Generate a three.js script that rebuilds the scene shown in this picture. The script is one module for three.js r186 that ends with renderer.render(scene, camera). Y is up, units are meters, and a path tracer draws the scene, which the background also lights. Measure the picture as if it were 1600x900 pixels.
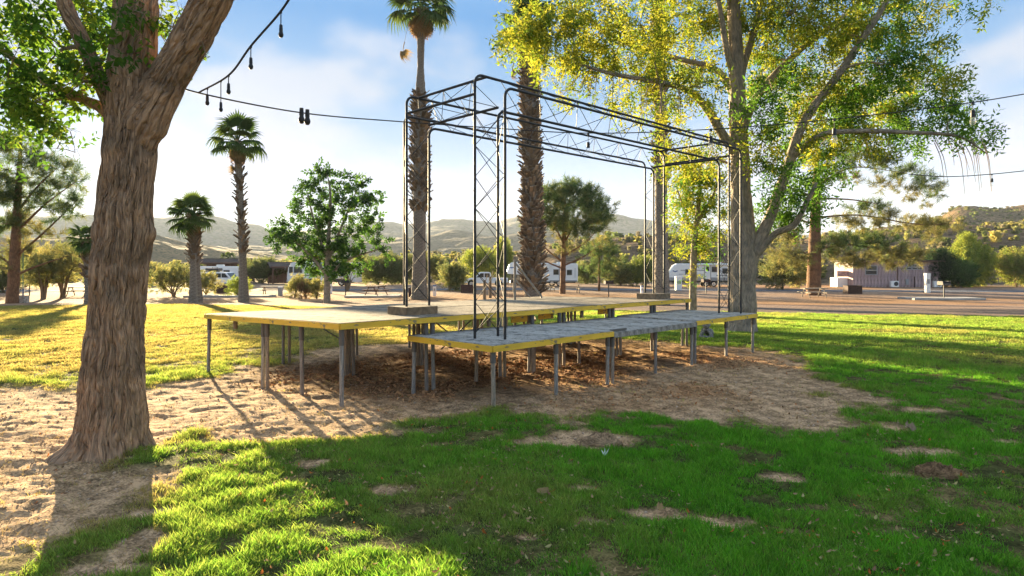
import * as THREE from 'three';
import { mergeGeometries } from 'three/addons/utils/BufferGeometryUtils.js';
import { MarchingCubes } from 'three/addons/objects/MarchingCubes.js';
import { RoundedBoxGeometry } from 'three/addons/geometries/RoundedBoxGeometry.js';

// ---------------------------------------------------------------- camera, sky, sun, exposure
const EXPOSURE = 8.2, EYE = 1.5, F = 1013, CX = 800, HY = 415;
const scene = new THREE.Scene();
const camera = new THREE.PerspectiveCamera(2 * Math.atan(450 / F) * 180 / Math.PI, 1600 / 900, 0.1, 9000);
camera.position.set(0, EYE, 0);
camera.setViewOffset(1600, 900, 0, 35, 1600, 900);
const renderer = new THREE.WebGLRenderer({ antialias: true });
renderer.setSize(1024, 576);
renderer.toneMapping = THREE.LinearToneMapping;
renderer.toneMappingExposure = EXPOSURE;
renderer.shadowMap.enabled = true;

const V3 = THREE.Vector3, rad = THREE.MathUtils.degToRad;
const clamp = (x, a = 0, b = 1) => Math.min(b, Math.max(a, x));
const lerp = (a, b, t) => a + (b - a) * t;
const smooth = (a, b, x) => { const t = clamp((x - a) / (b - a)); return t * t * (3 - 2 * t); };
function rng(seed) { let a = seed >>> 0; return () => { a = (a + 0x6D2B79F5) | 0; let t = Math.imul(a ^ (a >>> 15), 1 | a); t = (t + Math.imul(t ^ (t >>> 7), 61 | t)) ^ t; return ((t ^ (t >>> 14)) >>> 0) / 4294967296; }; }
function hash(x, y, z) { let h = Math.imul(x, 374761393) + Math.imul(y, 668265263) + Math.imul(z, 2147483647 - 1274126177); h = Math.imul(h ^ (h >>> 13), 1274126177); return ((h ^ (h >>> 16)) >>> 0) / 4294967296; }
function noise2(x, y, s = 0, per = 0, perY = per) {
  let xi = Math.floor(x), yi = Math.floor(y); const xf = x - xi, yf = y - yi;
  const u = xf * xf * (3 - 2 * xf), v = yf * yf * (3 - 2 * yf);
  let x1 = xi + 1, y1 = yi + 1;
  if (per) { xi = ((xi % per) + per) % per; x1 = ((x1 % per) + per) % per; yi = ((yi % perY) + perY) % perY; y1 = ((y1 % perY) + perY) % perY; }
  const a = hash(xi, yi, s), b = hash(x1, yi, s), c = hash(xi, y1, s), d = hash(x1, y1, s);
  return lerp(lerp(a, b, u), lerp(c, d, u), v);
}
function fbm(x, y, oct = 4, s = 0) { let a = 0.5, t = 0, n = 0; for (let i = 0; i < oct; i++) { t += a * noise2(x, y, s + i); n += a; x = x * 2.03 + 13.7; y = y * 2.03 + 7.1; a *= 0.5; } return t / n; }

const SUN_AZ = new V3(-0.5, 0, -0.866).normalize(), SUN_EL = rad(7.7);
const sunDir = SUN_AZ.clone().multiplyScalar(Math.cos(SUN_EL)).add(new V3(0, Math.sin(SUN_EL), 0));
{
  const stops = [[0, .62, .68, .78], [5, .58, .67, .80], [9, .40, .54, .80], [14.6, .18, .37, .64], [21, .05, .26, .60], [35, .36, .55, .82], [90, .48, .64, .84]].map(([e, ...c]) => [e, ...c.map((v) => v * 1.3)]);
  const grad = (e) => { for (let i = 1; i < stops.length; i++) if (e <= stops[i][0]) { const a = stops[i - 1], b = stops[i], t = (e - a[0]) / (b[0] - a[0]); return [1, 2, 3].map((k) => lerp(a[k], b[k], t)); } return stops.at(-1).slice(1); };
  const w = 1536, h = 768, data = new Float32Array(w * h * 4);
  for (let j = 0; j < h; j++) {
    const e = ((j + .5) / h - .5) * Math.PI;
    for (let i = 0; i < w; i++) {
      const p = ((i + .5) / w - .5) * 2 * Math.PI, x = Math.cos(p) * Math.cos(e), y = Math.sin(e), z = Math.sin(p) * Math.cos(e);
      let c = grad(Math.max(0, e * 180 / Math.PI));
      const ang = Math.acos(clamp(x * sunDir.x + y * sunDir.y + z * sunDir.z, -1, 1)) * 180 / Math.PI;
      const g1 = .20 * Math.exp(-ang / 18), g2 = .7 * Math.exp(-ang / 3.5);
      c = [c[0] + g1 * 1.0 + g2, c[1] + g1 * .86 + g2 * .9, c[2] + g1 * .6 + g2 * .7];
      if (y > 0) {
        const q = y + .22, cx = x / q, cz = z / q;
        const base = fbm(cx * 1.9 + 4.3, cz * 1.9 + 1.7, 6, 11), veil = fbm(cx * .7 + 9, cz * 2.2 - 3, 5, 31);
        let k = smooth(.52, .70, base) * .62 + smooth(.55, .85, veil) * .12; k *= smooth(0, .08, y);
        k = clamp(k, 0, .85);
        const lo = 1 - smooth(.25, .5, y), cl = [lerp(1.3, .80, lo) + g1, lerp(1.25, .80, lo) + g1 * .8, lerp(1.2, .88, lo) + g1 * .5];
        c = c.map((v, n) => lerp(v, Math.max(cl[n], v), k));
      }
      if (e < 0) c = c.map((v) => v * lerp(1, .5, smooth(0, .2, -e)));
      const o = (j * w + i) * 4; data[o] = c[0] / EXPOSURE; data[o + 1] = c[1] / EXPOSURE; data[o + 2] = c[2] / EXPOSURE; data[o + 3] = 1;
    }
  }
  const sky = new THREE.DataTexture(data, w, h, THREE.RGBAFormat, THREE.FloatType);
  sky.mapping = THREE.EquirectangularReflectionMapping; sky.magFilter = sky.minFilter = THREE.LinearFilter; sky.needsUpdate = true;
  scene.background = sky; scene.environment = sky;
}
const sun = new THREE.DirectionalLight(new THREE.Color().setRGB(1, .78, .45), 5);
sun.position.copy(sunDir).multiplyScalar(120).add(new V3(0, 0, -20)); sun.target.position.set(0, 0, -20); scene.add(sun, sun.target);
sun.castShadow = true; sun.shadow.radius = 1; sun.shadow.mapSize.set(4096, 4096);
Object.assign(sun.shadow.camera, { left: -70, right: 70, top: 50, bottom: -50, near: 1, far: 320 });

// ---------------------------------------------------------------- helpers
const P = (px, py, d) => new V3((px - CX) / F * d, EYE - (py - HY) / F * d, -d);   // a point of the place seen at (px, py), d metres ahead
const lin = (r, g, b) => new THREE.Color().setRGB(r, g, b);
const names = new Map();
function numbered(n) { const k = names.get(n) ?? 0; names.set(n, k + 1); return k ? `${n}_${String(k).padStart(3, '0')}` : n; }
function tag(o, label, category, group) { o.userData.label = label; o.userData.category = category; if (group) o.userData.group = group; return o; }
function thing(name, label, category, pos = null, turn = 0, group) {
  const g = new THREE.Group(); g.name = numbered(name); if (pos) g.position.copy(pos); g.rotation.y = turn; tag(g, label, category, group); scene.add(g); return g;
}
function part(name, geo, mat, parent) { const m = new THREE.Mesh(Array.isArray(geo) ? (geo.length > 1 ? mergeGeometries(geo.map((g) => clean(g))) : geo[0]) : geo, mat); m.name = name; parent.add(m); return m; }
function clean(g) { g = g.index ? g.toNonIndexed() : g; for (const k of Object.keys(g.attributes)) if (!['position', 'normal', 'uv'].includes(k)) g.deleteAttribute(k); return g; }
function struct(name, geo, mat) { const m = new THREE.Mesh(geo, mat); m.name = numbered(name); m.userData.kind = 'structure'; scene.add(m); return m; }
const stuff = (o) => { o.userData.kind = 'stuff'; return o; };
function box(w, h, d, x = 0, y = 0, z = 0, r = 0) { const g = r ? new RoundedBoxGeometry(w, h, d, 2, r) : new THREE.BoxGeometry(w, h, d); g.translate(x, y, z); return g; }
function cyl(r1, r2, h, seg, x = 0, y = 0, z = 0, axis = 'y') { const g = new THREE.CylinderGeometry(r1, r2, h, seg); if (axis === 'x') g.rotateZ(Math.PI / 2); if (axis === 'z') g.rotateX(Math.PI / 2); g.translate(x, y, z); return g; }
function rod(a, b, r, seg = 6) {
  const g = new THREE.CylinderGeometry(r, r, a.distanceTo(b), seg, 1); const d = b.clone().sub(a).normalize();
  g.applyQuaternion(new THREE.Quaternion().setFromUnitVectors(new V3(0, 1, 0), d)); const m = a.clone().add(b).multiplyScalar(.5); g.translate(m.x, m.y, m.z); return g;
}
/** A tube through points with a radius at each; disp(theta, length, radius) moves the surface out. uv in metres. */
function taperTube(pts, radii, seg = 8, rows = 0, disp = null, cap = true) {
  const curve = new THREE.CatmullRomCurve3(pts, false, 'centripetal'), n = rows || Math.max(3, pts.length * 3), pos = [], uv = [], idx = [];
  const line = []; for (let i = 0; i <= n; i++) line.push(curve.getPoint(i / n));
  let t0 = line[1].clone().sub(line[0]).normalize(), nrm = new V3(1, 0, 0); if (Math.abs(t0.x) > .9) nrm.set(0, 0, 1);
  nrm.sub(t0.clone().multiplyScalar(nrm.dot(t0))).normalize(); let len = 0;
  for (let i = 0; i <= n; i++) {
    const t = line[Math.min(n, i + 1)].clone().sub(line[Math.max(0, i - 1)]).normalize();
    nrm.sub(t.clone().multiplyScalar(nrm.dot(t))).normalize(); const bin = new V3().crossVectors(t, nrm);
    if (i) len += line[i].distanceTo(line[i - 1]);
    const f = i / n * (radii.length - 1), k = Math.min(radii.length - 2, Math.floor(f)), r = lerp(radii[k], radii[k + 1], f - k);
    for (let j = 0; j <= seg; j++) {
      const a = (j % seg) / seg * Math.PI * 2, rr = r + (disp ? disp(a, len, r) : 0), c = Math.cos(a) * rr, s = Math.sin(a) * rr;
      pos.push(line[i].x + nrm.x * c + bin.x * s, line[i].y + nrm.y * c + bin.y * s, line[i].z + nrm.z * c + bin.z * s);
      uv.push(j / seg * Math.PI * 2 * radii[0], len);
      if (i < n && j < seg) { const q = i * (seg + 1) + j; idx.push(q, q + 1, q + seg + 1, q + 1, q + seg + 2, q + seg + 1); }
    }
  }
  if (cap) for (const e of [0, n]) { const c = pos.length / 3; pos.push(line[e].x, line[e].y, line[e].z); uv.push(0, 0); for (let j = 0; j < seg; j++) { const q = e * (seg + 1) + j; if (e) idx.push(q, q + 1, c); else idx.push(q + 1, q, c); } }
  const g = new THREE.BufferGeometry(); g.setAttribute('position', new THREE.Float32BufferAttribute(pos, 3)); g.setAttribute('uv', new THREE.Float32BufferAttribute(uv, 2)); g.setIndex(idx); g.computeVertexNormals();
  const N = g.attributes.normal; for (let i = 0; i <= n; i++) { const a = i * (seg + 1), b = a + seg, v = new V3(N.getX(a) + N.getX(b), N.getY(a) + N.getY(b), N.getZ(a) + N.getZ(b)).normalize(); N.setXYZ(a, v.x, v.y, v.z); N.setXYZ(b, v.x, v.y, v.z); }
  return g;
}
/** A plate or body whose side outline (x, y) is drawn out to a width along z, edges rounded by bevel. */
function extrude(outline, width, bevel = .02) {
  const s = new THREE.Shape(outline.map(([x, y]) => new THREE.Vector2(x, y)));
  const g = new THREE.ExtrudeGeometry(s, { depth: width - 2 * bevel, bevelEnabled: bevel > 0, bevelThickness: bevel, bevelSize: bevel, bevelOffset: -bevel, bevelSegments: 2 }); g.translate(0, 0, -(width / 2 - bevel)); return g;
}
// ---- textures of matter: grain, bark (furrow shade painted in), board, concrete
function texture(w, h, fn, color = true) {
  const data = new Uint8Array(w * h * 4);
  for (let j = 0; j < h; j++) for (let i = 0; i < w; i++) { const c = fn(i / w, j / h), o = (j * w + i) * 4; for (let k = 0; k < 3; k++) data[o + k] = clamp(Array.isArray(c) ? c[k] : c) * 255; data[o + 3] = 255; }
  const t = new THREE.DataTexture(data, w, h); t.wrapS = t.wrapT = THREE.RepeatWrapping; t.magFilter = THREE.LinearFilter; t.minFilter = THREE.LinearMipmapLinearFilter; t.generateMipmaps = true;
  if (color) t.colorSpace = THREE.SRGBColorSpace; t.needsUpdate = true; return t;
}
function tfbm(u, v, fu, fv, oct, s) { let a = .5, t = 0, n = 0; for (let i = 0; i < oct; i++) { t += a * noise2(u * fu, v * fv, s + i, fu, fv); n += a; fu *= 2; fv *= 2; a *= .5; } return t / n; }
const repeat = (t, x, y = x) => { const c = t.clone(); c.repeat.set(x, y); c.needsUpdate = true; return c; };
const grainFn = (u, v) => .55 * tfbm(u, v, 8, 8, 6, 3) + .45 * tfbm(u, v, 64, 64, 3, 50);
const grain = texture(512, 512, (u, v) => { const g = grainFn(u, v); return .55 + (g - .5) * 1.3 + .25; });
const grainBump = texture(512, 512, (u, v) => grainFn(u, v), false);
const barkH = (u, v) => { const w = (tfbm(u, v, 4, 4, 3, 90) - .5) * .12; const r = 1 - Math.abs(2 * tfbm(u + w, v, 14, 3, 3, 70) - 1); const q = 1 - Math.abs(2 * tfbm(u + w * .6, v, 28, 9, 3, 75) - 1); return clamp(1.25 - (.75 * r * r * r + .5 * q * q * q) * 1.0); };
const barkMap = texture(512, 512, (u, v) => { const h = barkH(u, v), n = tfbm(u, v, 6, 6, 4, 20); return [0.58 + .3 * h * .8 + .28 * (n - .5), .57 + .3 * h * .8 + .24 * (n - .5), .55 + .3 * h * .8 + .2 * (n - .5)]; });  // height term paints shade into the furrows; noise is the bark tone
const barkBump = texture(512, 512, barkH, false);
const boardMap = texture(512, 512, (u, v) => { const n = tfbm(u, v, 3, 3, 5, 5), s = tfbm(u, v, 90, 90, 2, 9), k = tfbm(u, v, 20, 6, 3, 14); const d = smooth(.62, .75, tfbm(u, v, 12, 12, 4, 33)) * .22; const q = .74 + (n - .5) * .3 + (s - .5) * .28 + (k - .5) * .12 - d; return [q, q * .985, q * .96]; });
const scrubMap = texture(512, 512, (u, v) => { const s = smooth(.52, .60, tfbm(u, v, 40, 40, 3, 61)), n = tfbm(u, v, 5, 5, 5, 62), k = tfbm(u, v, 110, 110, 2, 63); const a = [.92, .86, .78].map((x) => x * (.78 + .34 * n + .2 * (k - .5))), b = [.50, .52, .38]; return a.map((x, i) => lerp(x, b[i] * (.8 + .4 * k), s * .85)); });
const paintMap = texture(256, 256, (u, v) => { const c = smooth(.64, .70, tfbm(u, v, 14, 10, 6, 41)), n = tfbm(u, v, 4, 4, 4, 42); const a = [.86 + .22 * (n - .5), .70 + .18 * (n - .5), .20], b = [.46, .42, .36]; return a.map((x, i) => lerp(x, b[i], c * .85)); });
const std = (color, roughness = .8, extra = {}) => new THREE.MeshStandardMaterial({ color, roughness, ...extra });
const matte = (color, extra = {}) => new THREE.MeshPhysicalMaterial({ color, roughness: 1, specularIntensity: .08, ...extra });
const leafMat = (transmission = .45) => new THREE.MeshPhysicalMaterial({ color: 0xffffff, roughness: .9, specularIntensity: .15, transmission, thickness: 0, side: THREE.DoubleSide });
const M = {
  bark: std(lin(.70, .445, .275), .95, { map: repeat(barkMap, 1.6, 1.1), bumpMap: repeat(barkBump, 1.6, 1.1), bumpScale: .035 }),
  barkGrey: std(lin(.60, .49, .38), .95, { map: repeat(barkMap, 1.2), bumpMap: repeat(barkBump, 1.2), bumpScale: .02 }),
  barkRed: std(lin(.36, .19, .10), .95, { map: repeat(barkMap, .8), bumpMap: repeat(barkBump, .8), bumpScale: .03 }),
  barkPalm: std(lin(.33, .27, .21), .95, { map: repeat(grain, 1, 4), bumpMap: repeat(grainBump, 1, 5), bumpScale: .03 }),
  boot: std(lin(.26, .19, .125), .95), twig: std(lin(.20, .145, .09), .9), twigDry: std(lin(.30, .23, .15), .9),
  leaf: leafMat(.55), needle: leafMat(.5), blade: leafMat(.65), dry: leafMat(.3), scrub: leafMat(.6),
  board: matte(lin(.46, .425, .37), { map: boardMap, bumpMap: repeat(grainBump, 2), bumpScale: .002 }),
  boardGrey: matte(lin(.74, .74, .73), { map: repeat(boardMap, 1.3), bumpMap: repeat(grainBump, 2), bumpScale: .002 }),
  yellow: std(0xffffff, .6, { map: repeat(paintMap, .8, 3) }), steel: std(lin(.40, .39, .37), .55, { metalness: .35, map: repeat(grain, 3, 1) }),
  steelDark: std(lin(.12, .11, .10), .6, { metalness: .3 }), wood: std(lin(.40, .29, .18), .85, { map: repeat(barkMap, .4, .15) }), plankGrey: std(lin(.36, .30, .24), .9, { map: repeat(grain, 4, 1) }),
  black: std(lin(.018, .018, .02), .55, { metalness: .2 }), cable: std(lin(.02, .02, .02), .7), bulb: new THREE.MeshPhysicalMaterial({ color: 0xffffff, roughness: .05, transmission: .9, thickness: 0 }),
  white: std(lin(.80, .80, .79), .35), offwhite: std(lin(.70, .69, .66), .6), grey: std(lin(.30, .30, .31), .5), dark: std(lin(.03, .03, .033), .5), tyre: std(lin(.02, .02, .02), .9), brown: std(lin(.10, .045, .03), .7),
  glass: std(lin(.03, .035, .04), .06), chrome: std(lin(.6, .6, .6), .25, { metalness: .9 }), blue: std(lin(.06, .13, .30), .6), rust: std(lin(.085, .042, .035), .85, { map: repeat(grain, 2) }),
  concrete: matte(lin(.62, .58, .53), { map: grain }), stone: std(lin(.38, .35, .31), .95, { map: repeat(grain, 3), bumpMap: repeat(grainBump, 3), bumpScale: .01 }), roof: std(lin(.10, .065, .05), .9, { map: grain }), pink: std(lin(.60, .43, .42), .8, { map: repeat(grain, .7) }),
};
// ---------------------------------------------------------------- the ground
const baseG = (x, z) => { const d = -z; return -1.1 * clamp((d - 12) / 34) * smooth(9, 16, d) - .022 * clamp(-x - .5, 0, 5) * smooth(5.5, 8.5, d) * (1 - smooth(12, 20, d)); };
/** where the ray through a pixel meets the even ground */
function onGround(px, py) { let lo = .5, hi = 400; for (let k = 0; k < 60; k++) { const m = (lo + hi) / 2, p = P(px, py, m); if (p.y > baseG(p.x, p.z)) lo = m; else hi = m; } return P(px, py, lo); }
const poly = (list) => list.map(([x, y]) => { const p = onGround(x, y); return [p.x, p.z]; });
const dirtPoly = poly([[-260, 640], [-60, 606], [120, 606], [230, 607], [330, 592], [430, 566], [520, 545], [640, 533], [800, 527], [960, 530], [1130, 540], [1215, 550], [1280, 590], [1335, 630], [1370, 655], [1310, 668], [1190, 664], [1080, 655], [960, 650], [860, 648], [770, 645], [690, 655], [600, 672], [520, 682], [420, 690], [300, 686], [240, 704], [225, 760], [150, 800], [60, 830], [-60, 860], [-400, 900]]);
function sdf(poly, x, z) {   // negative inside
  let d = 1e9, inside = false;
  for (let i = 0, j = poly.length - 1; i < poly.length; j = i++) {
    const [ax, az] = poly[i], [bx, bz] = poly[j], ex = bx - ax, ez = bz - az, wx = x - ax, wz = z - az, t = clamp((wx * ex + wz * ez) / (ex * ex + ez * ez)), qx = wx - ex * t, qz = wz - ez * t;
    d = Math.min(d, qx * qx + qz * qz);
    if ((az > z) !== (bz > z) && x < (bx - ax) * (z - az) / (bz - az) + ax) inside = !inside;
  }
  return Math.sqrt(d) * (inside ? -1 : 1);
}
const patches = [[600, 763, 52, 10], [925, 686, 75, 12], [830, 689, 40, 7], [1045, 808, 36, 7], [1130, 815, 42, 8], [1465, 741, 62, 9], [1425, 707, 50, 8], [1400, 742, 30, 6], [500, 722, 36, 8], [215, 853, 28, 22], [160, 890, 60, 12], [905, 762, 24, 6], [915, 815, 28, 6], [820, 838, 22, 6], [1230, 746, 30, 5], [1340, 620, 30, 6], [1440, 640, 26, 4], [230, 800, 40, 10], [640, 700, 40, 5], [1240, 832, 26, 5], [1560, 690, 40, 5], [1010, 800, 40, 5]].map(([x, y, rx, ry]) => { const a = onGround(x, y), b = onGround(x, y - ry), c = onGround(x, y + ry); return [a.x, a.z, rx * -a.z / F, Math.abs(b.z - c.z) / 2]; });
/** 1 on bare earth, 0 under full turf */
function bare(x, z) {
  const d = -z; if (d > 34 || d < -3) return 0;
  const n = fbm(x * 1.7, z * 1.7, 4, 60) - .5, s = sdf(dirtPoly, x, z) + n * 1.3;
  let b = 1 - smooth(-.22, .28, s);
  for (const [cx, cz, rx, rz] of patches) { const q = Math.hypot((x - cx) / rx, (z - cz) / rz); if (q < 2.2) b = Math.max(b, 1 - smooth(.55, 1.25, q + n * 1.8)); }
  return b;
}
const lawnEdgePx = [[-900, 492], [0, 479], [140, 474], [300, 476], [480, 480], [700, 483], [1000, 487], [1180, 490], [1400, 493], [1600, 494], [2500, 506]];
function edgeDepth(x, z) { const px = CX + x / Math.max(1, -z) * F; let y = lawnEdgePx.at(-1)[1]; for (let i = 1; i < lawnEdgePx.length; i++) if (px < lawnEdgePx[i][0]) { const a = lawnEdgePx[i - 1], b = lawnEdgePx[i]; y = lerp(a[1], b[1], clamp((px - a[0]) / (b[0] - a[0]))); break; } return edgeCache(y); }
const edgeTable = []; for (let y = 470; y <= 510; y++) edgeTable.push(-onGround(800, y).z);
const edgeCache = (y) => { const f = clamp(y - 470, 0, 39.99), k = Math.floor(f); return lerp(edgeTable[k], edgeTable[k + 1], f - k); };
const onLawn = (x, z) => 1 - smooth(-.7, .7, -z - edgeDepth(x, z) + (fbm(x * .9, z * .9, 3, 77) - .5) * 3.2);
function ground(x, z, fine = true) {
  let y = baseG(x, z); const r = Math.hypot(x, z); if (!fine || r > 60) return y;
  const near = 1 - smooth(22, 40, r), b = bare(x, z);
  y += (fbm(x * .8, z * .8, 3, 5) - .5) * .05 * near;
  const l1 = fbm(x * 5, z * 5.5, 4, 15) - .5, l2 = fbm(x * 14, z * 15, 3, 25) - .5;
  y += near * b * (l1 * .060 + l2 * .026 - .012) + near * (1 - b) * (l1 * .035 + l2 * .012);
  return y;
}
{
  const rs = [], as = [];
  for (let i = 0; i < 6; i++) rs.push(.3 + i * .3);
  for (let i = 0; i <= 520; i++) rs.push(2.1 * Math.pow(46 / 2.1, i / 520));
  for (let i = 1; i <= 46; i++) rs.push(46 * Math.pow(5200 / 46, i / 46));
  for (let i = 0; i < 30; i++) as.push(-180 + i * 4.3);
  for (let i = 0; i <= 470; i++) as.push(-51 + i * 102 / 470);
  for (let i = 1; i <= 30; i++) as.push(51 + i * 4.3);
  const na = as.length, pos = [], uv = [], col = [], idx = [];
  const mix = (a, b, t) => a.map((v, k) => lerp(v, b[k], t));
  for (let i = 0; i < rs.length; i++) for (let j = 0; j < na; j++) {
    const a = rad(as[j]), r = rs[i], x = Math.sin(a) * r, z = -Math.cos(a) * r; pos.push(x, ground(x, z), z); uv.push(x, z);
    const n = fbm(x * .6, z * .6, 4, 8), n2 = fbm(x * 3.1, z * 3.1, 4, 9), d = -z;
    let c = mix([.54, .335, .18], [.66, .44, .26], n * .6 + n2 * .6 - .1);                         // bare earth by the stage
    const mulch = smooth(.42, .62, fbm(x * .9 + 3, z * .9, 4, 44)) * (1 - smooth(2.0, 3.6, Math.hypot((x - .6) / 1.25, z + 9.6)));
    c = mix(c, [.40, .20, .085], mulch * .7);
    const lawn = onLawn(x, z), b = bare(x, z);
    const thatch = mix([.09, .10, .03], [.24, .18, .075], smooth(.35, .7, n2 * .6 + n * .4));
    let far = mix([.48, .33, .235], [.36, .25, .19], smooth(.4, .65, fbm(x * .12, z * .35, 4, 19)));      // camp ground
    far = mix(far, [.54, .29, .13], smooth(.5, .62, fbm(x * .05 + 3, z * .14, 3, 29)) * .7);
    const gravel = x > 1 ? (1 - smooth(.3, 1.4, Math.abs(d - edgeDepth(x, z) - 4.2) - 2.4)) * smooth(1, 9, x) : 0;
    far = mix(far, [.23, .18, .15], gravel * .85);
    far = far.map((v) => v * (.8 + .4 * n2)); if (r > 85) far = mix(far, [.17, .13, .08], smooth(88, 120, r));
    c = mix(c, thatch, 1 - b); c = mix(far, c, r < 60 ? lawn : 0); if (d < -3) c = thatch; col.push(...c);
    if (i < rs.length - 1 && j < na - 1) { const q = i * na + j; idx.push(q, q + 1, q + na, q + 1, q + na + 1, q + na); }
  }
  for (let i = 0; i < rs.length - 1; i++) { const q = i * na + na - 1, p = i * na; idx.push(q, p, q + na, p, p + na, q + na); }
  const g = new THREE.BufferGeometry(); g.setAttribute('position', new THREE.Float32BufferAttribute(pos, 3)); g.setAttribute('uv', new THREE.Float32BufferAttribute(uv, 2)); g.setAttribute('color', new THREE.Float32BufferAttribute(col, 3)); g.setIndex(idx); g.computeVertexNormals();
  struct('ground', g, matte(0xffffff, { vertexColors: true, map: repeat(grain, 1.3), bumpMap: repeat(grainBump, 2.3), bumpScale: .012 }));
}
// ---- the paved camp road, two lanes of it, and concrete pads
function strip(name, line, width, mat, lift) {
  const c = new THREE.CatmullRomCurve3(line.map(([x, z]) => new V3(x, 0, z))), pos = [], uv = [], idx = [], n = 80, R = rng(4); let L = 0, o = null;
  for (let i = 0; i <= n; i++) { const p = c.getPoint(i / n), t = c.getTangent(i / n), s = new V3(-t.z, 0, t.x); if (o) L += p.distanceTo(o); o = p; const w = width / 2 + (R() - .5) * .5; for (let k = 0; k < 4; k++) { const q = (k / 3 - .5) * 2 * w, x = p.x + s.x * q, z = p.z + s.z * q; pos.push(x, baseG(x, z) + lift, z); uv.push(q, L); if (i < n && k < 3) { const m = i * 4 + k; idx.push(m, m + 4, m + 1, m + 1, m + 4, m + 5); } } }
  const g = new THREE.BufferGeometry(); g.setAttribute('position', new THREE.Float32BufferAttribute(pos, 3)); g.setAttribute('uv', new THREE.Float32BufferAttribute(uv, 2)); g.setIndex(idx.reverse()); g.computeVertexNormals();
  if (g.attributes.normal.getY(10) < 0) { g.setIndex([...g.index.array].reverse()); g.computeVertexNormals(); }
  return struct(name, g, mat);
}
const asphalt = matte(lin(.24, .24, .26), { map: repeat(grain, .7), bumpMap: grainBump, bumpScale: .01 });
strip('camp_road', [[-140, -64], [-60, -66], [-20, -69], [0, -71], [12, -70], [40, -66], [120, -62]], 4.5, asphalt, .02);
function hillMesh(name, d0, d1, table, mat, rough, seed, colA, colB, rows = 70, cols = 260, y0 = -1.4) {
  const pos = [], col = [], uv = [], idx = [];
  for (let i = 0; i <= rows; i++) for (let j = 0; j <= cols; j++) {
    const px = lerp(-1500, 3100, j / cols); let py = table.at(-1)[1]; if (px <= table[0][0]) py = table[0][1]; else for (let k = 1; k < table.length; k++) if (px < table[k][0]) { const a = table[k - 1], b = table[k], t = (px - a[0]) / (b[0] - a[0]); py = lerp(a[1], b[1], t * t * (3 - 2 * t)); break; }
    const t = i / rows, d = lerp(d0, d1 * 1.35, t), x = (px - CX) / F * d, ridge = EYE + (HY - py) / F * d1, tt = (d - d0) / (d1 - d0), z = -d;
    const prof = tt < 1 ? Math.pow(Math.sin(tt * Math.PI / 2), 1.15) : 1 - .5 * (tt - 1);
    const n = fbm(x / (rough * 9), z / (rough * 9), 6, seed) - .5, gully = 1 - Math.abs(2 * fbm(x / (rough * 14), z / (rough * 22), 4, seed + 20) - 1);
    const fine = fbm(x / (rough * 1.1), z / (rough * 1.1), 4, seed + 40) - .5; const y = y0 + (ridge - y0) * prof + (fine * .55 + n * 2.0 + (gully - .6) * 1.3) * rough * smooth(0, .3, tt) * Math.min(1, .55 + .45 * Math.abs(tt - 1) / .4);
    pos.push(x, y, z); uv.push(x / (rough * 11), z / (rough * 11)); const m = clamp(fbm(x / (rough * 3), z / (rough * 3), 5, seed + 3) * 1.8 - .4); col.push(...colA.map((v, k) => lerp(v, colB[k], m)));
    if (i < rows && j < cols) { const q = i * (cols + 1) + j; idx.push(q, q + 1, q + cols + 1, q + 1, q + cols + 2, q + cols + 1); }
  }
  const g = new THREE.BufferGeometry(); g.setAttribute('position', new THREE.Float32BufferAttribute(pos, 3)); g.setAttribute('uv', new THREE.Float32BufferAttribute(uv, 2)); g.setAttribute('color', new THREE.Float32BufferAttribute(col, 3)); g.setIndex(idx); g.computeVertexNormals();
  return struct(name, g, mat);
}
const hillMat = matte(0xffffff, { vertexColors: true, map: grain, bumpMap: grainBump, bumpScale: .12 });
const ridgeMat = matte(0xffffff, { vertexColors: true, map: scrubMap, bumpMap: grainBump, bumpScale: .8 });
const nearTable = [[-1500, 410], [-400, 424], [0, 418], [230, 421], [420, 417], [560, 412], [640, 405], [720, 400], [800, 394], [900, 382], [1000, 374], [1070, 377], [1200, 380], [1320, 372], [1450, 362], [1600, 352], [2200, 345], [3100, 380]];
const nearHill = hillMesh('scrub_hillside', 96, 175, nearTable, hillMat, 1.1, 200, [.27, .175, .10], [.18, .125, .08], 70, 420);
const rightTable = [[-1500, 430], [1080, 430], [1200, 404], [1320, 374], [1400, 360], [1450, 352], [1500, 332], [1560, 335], [1600, 331], [1800, 340], [2200, 300], [3100, 330]];
hillMesh('rocky_hill', 190, 420, rightTable, ridgeMat, 3.0, 300, [.30, .225, .165], [.20, .16, .12], 90, 420);
const leftTable = [[-1500, 385], [-300, 360], [60, 376], [160, 372], [235, 373], [300, 385], [360, 394], [440, 404], [540, 412], [700, 425], [3100, 440]];
hillMesh('brown_ridge', 420, 760, leftTable, ridgeMat, 6, 400, [.19, .145, .095], [.12, .10, .07], 80, 300, -4);
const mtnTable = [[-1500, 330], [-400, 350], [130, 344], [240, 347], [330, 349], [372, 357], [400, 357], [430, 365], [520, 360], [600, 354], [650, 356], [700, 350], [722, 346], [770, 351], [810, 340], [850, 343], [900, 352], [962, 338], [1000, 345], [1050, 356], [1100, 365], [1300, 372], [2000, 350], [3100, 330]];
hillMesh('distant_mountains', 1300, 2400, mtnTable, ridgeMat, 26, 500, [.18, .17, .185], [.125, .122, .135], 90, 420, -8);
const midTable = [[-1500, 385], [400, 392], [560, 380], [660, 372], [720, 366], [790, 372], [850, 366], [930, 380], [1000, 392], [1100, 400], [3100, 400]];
hillMesh('middle_ridge', 800, 1250, midTable, ridgeMat, 14, 600, [.19, .165, .15], [.13, .117, .11], 80, 360, -6);
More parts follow.
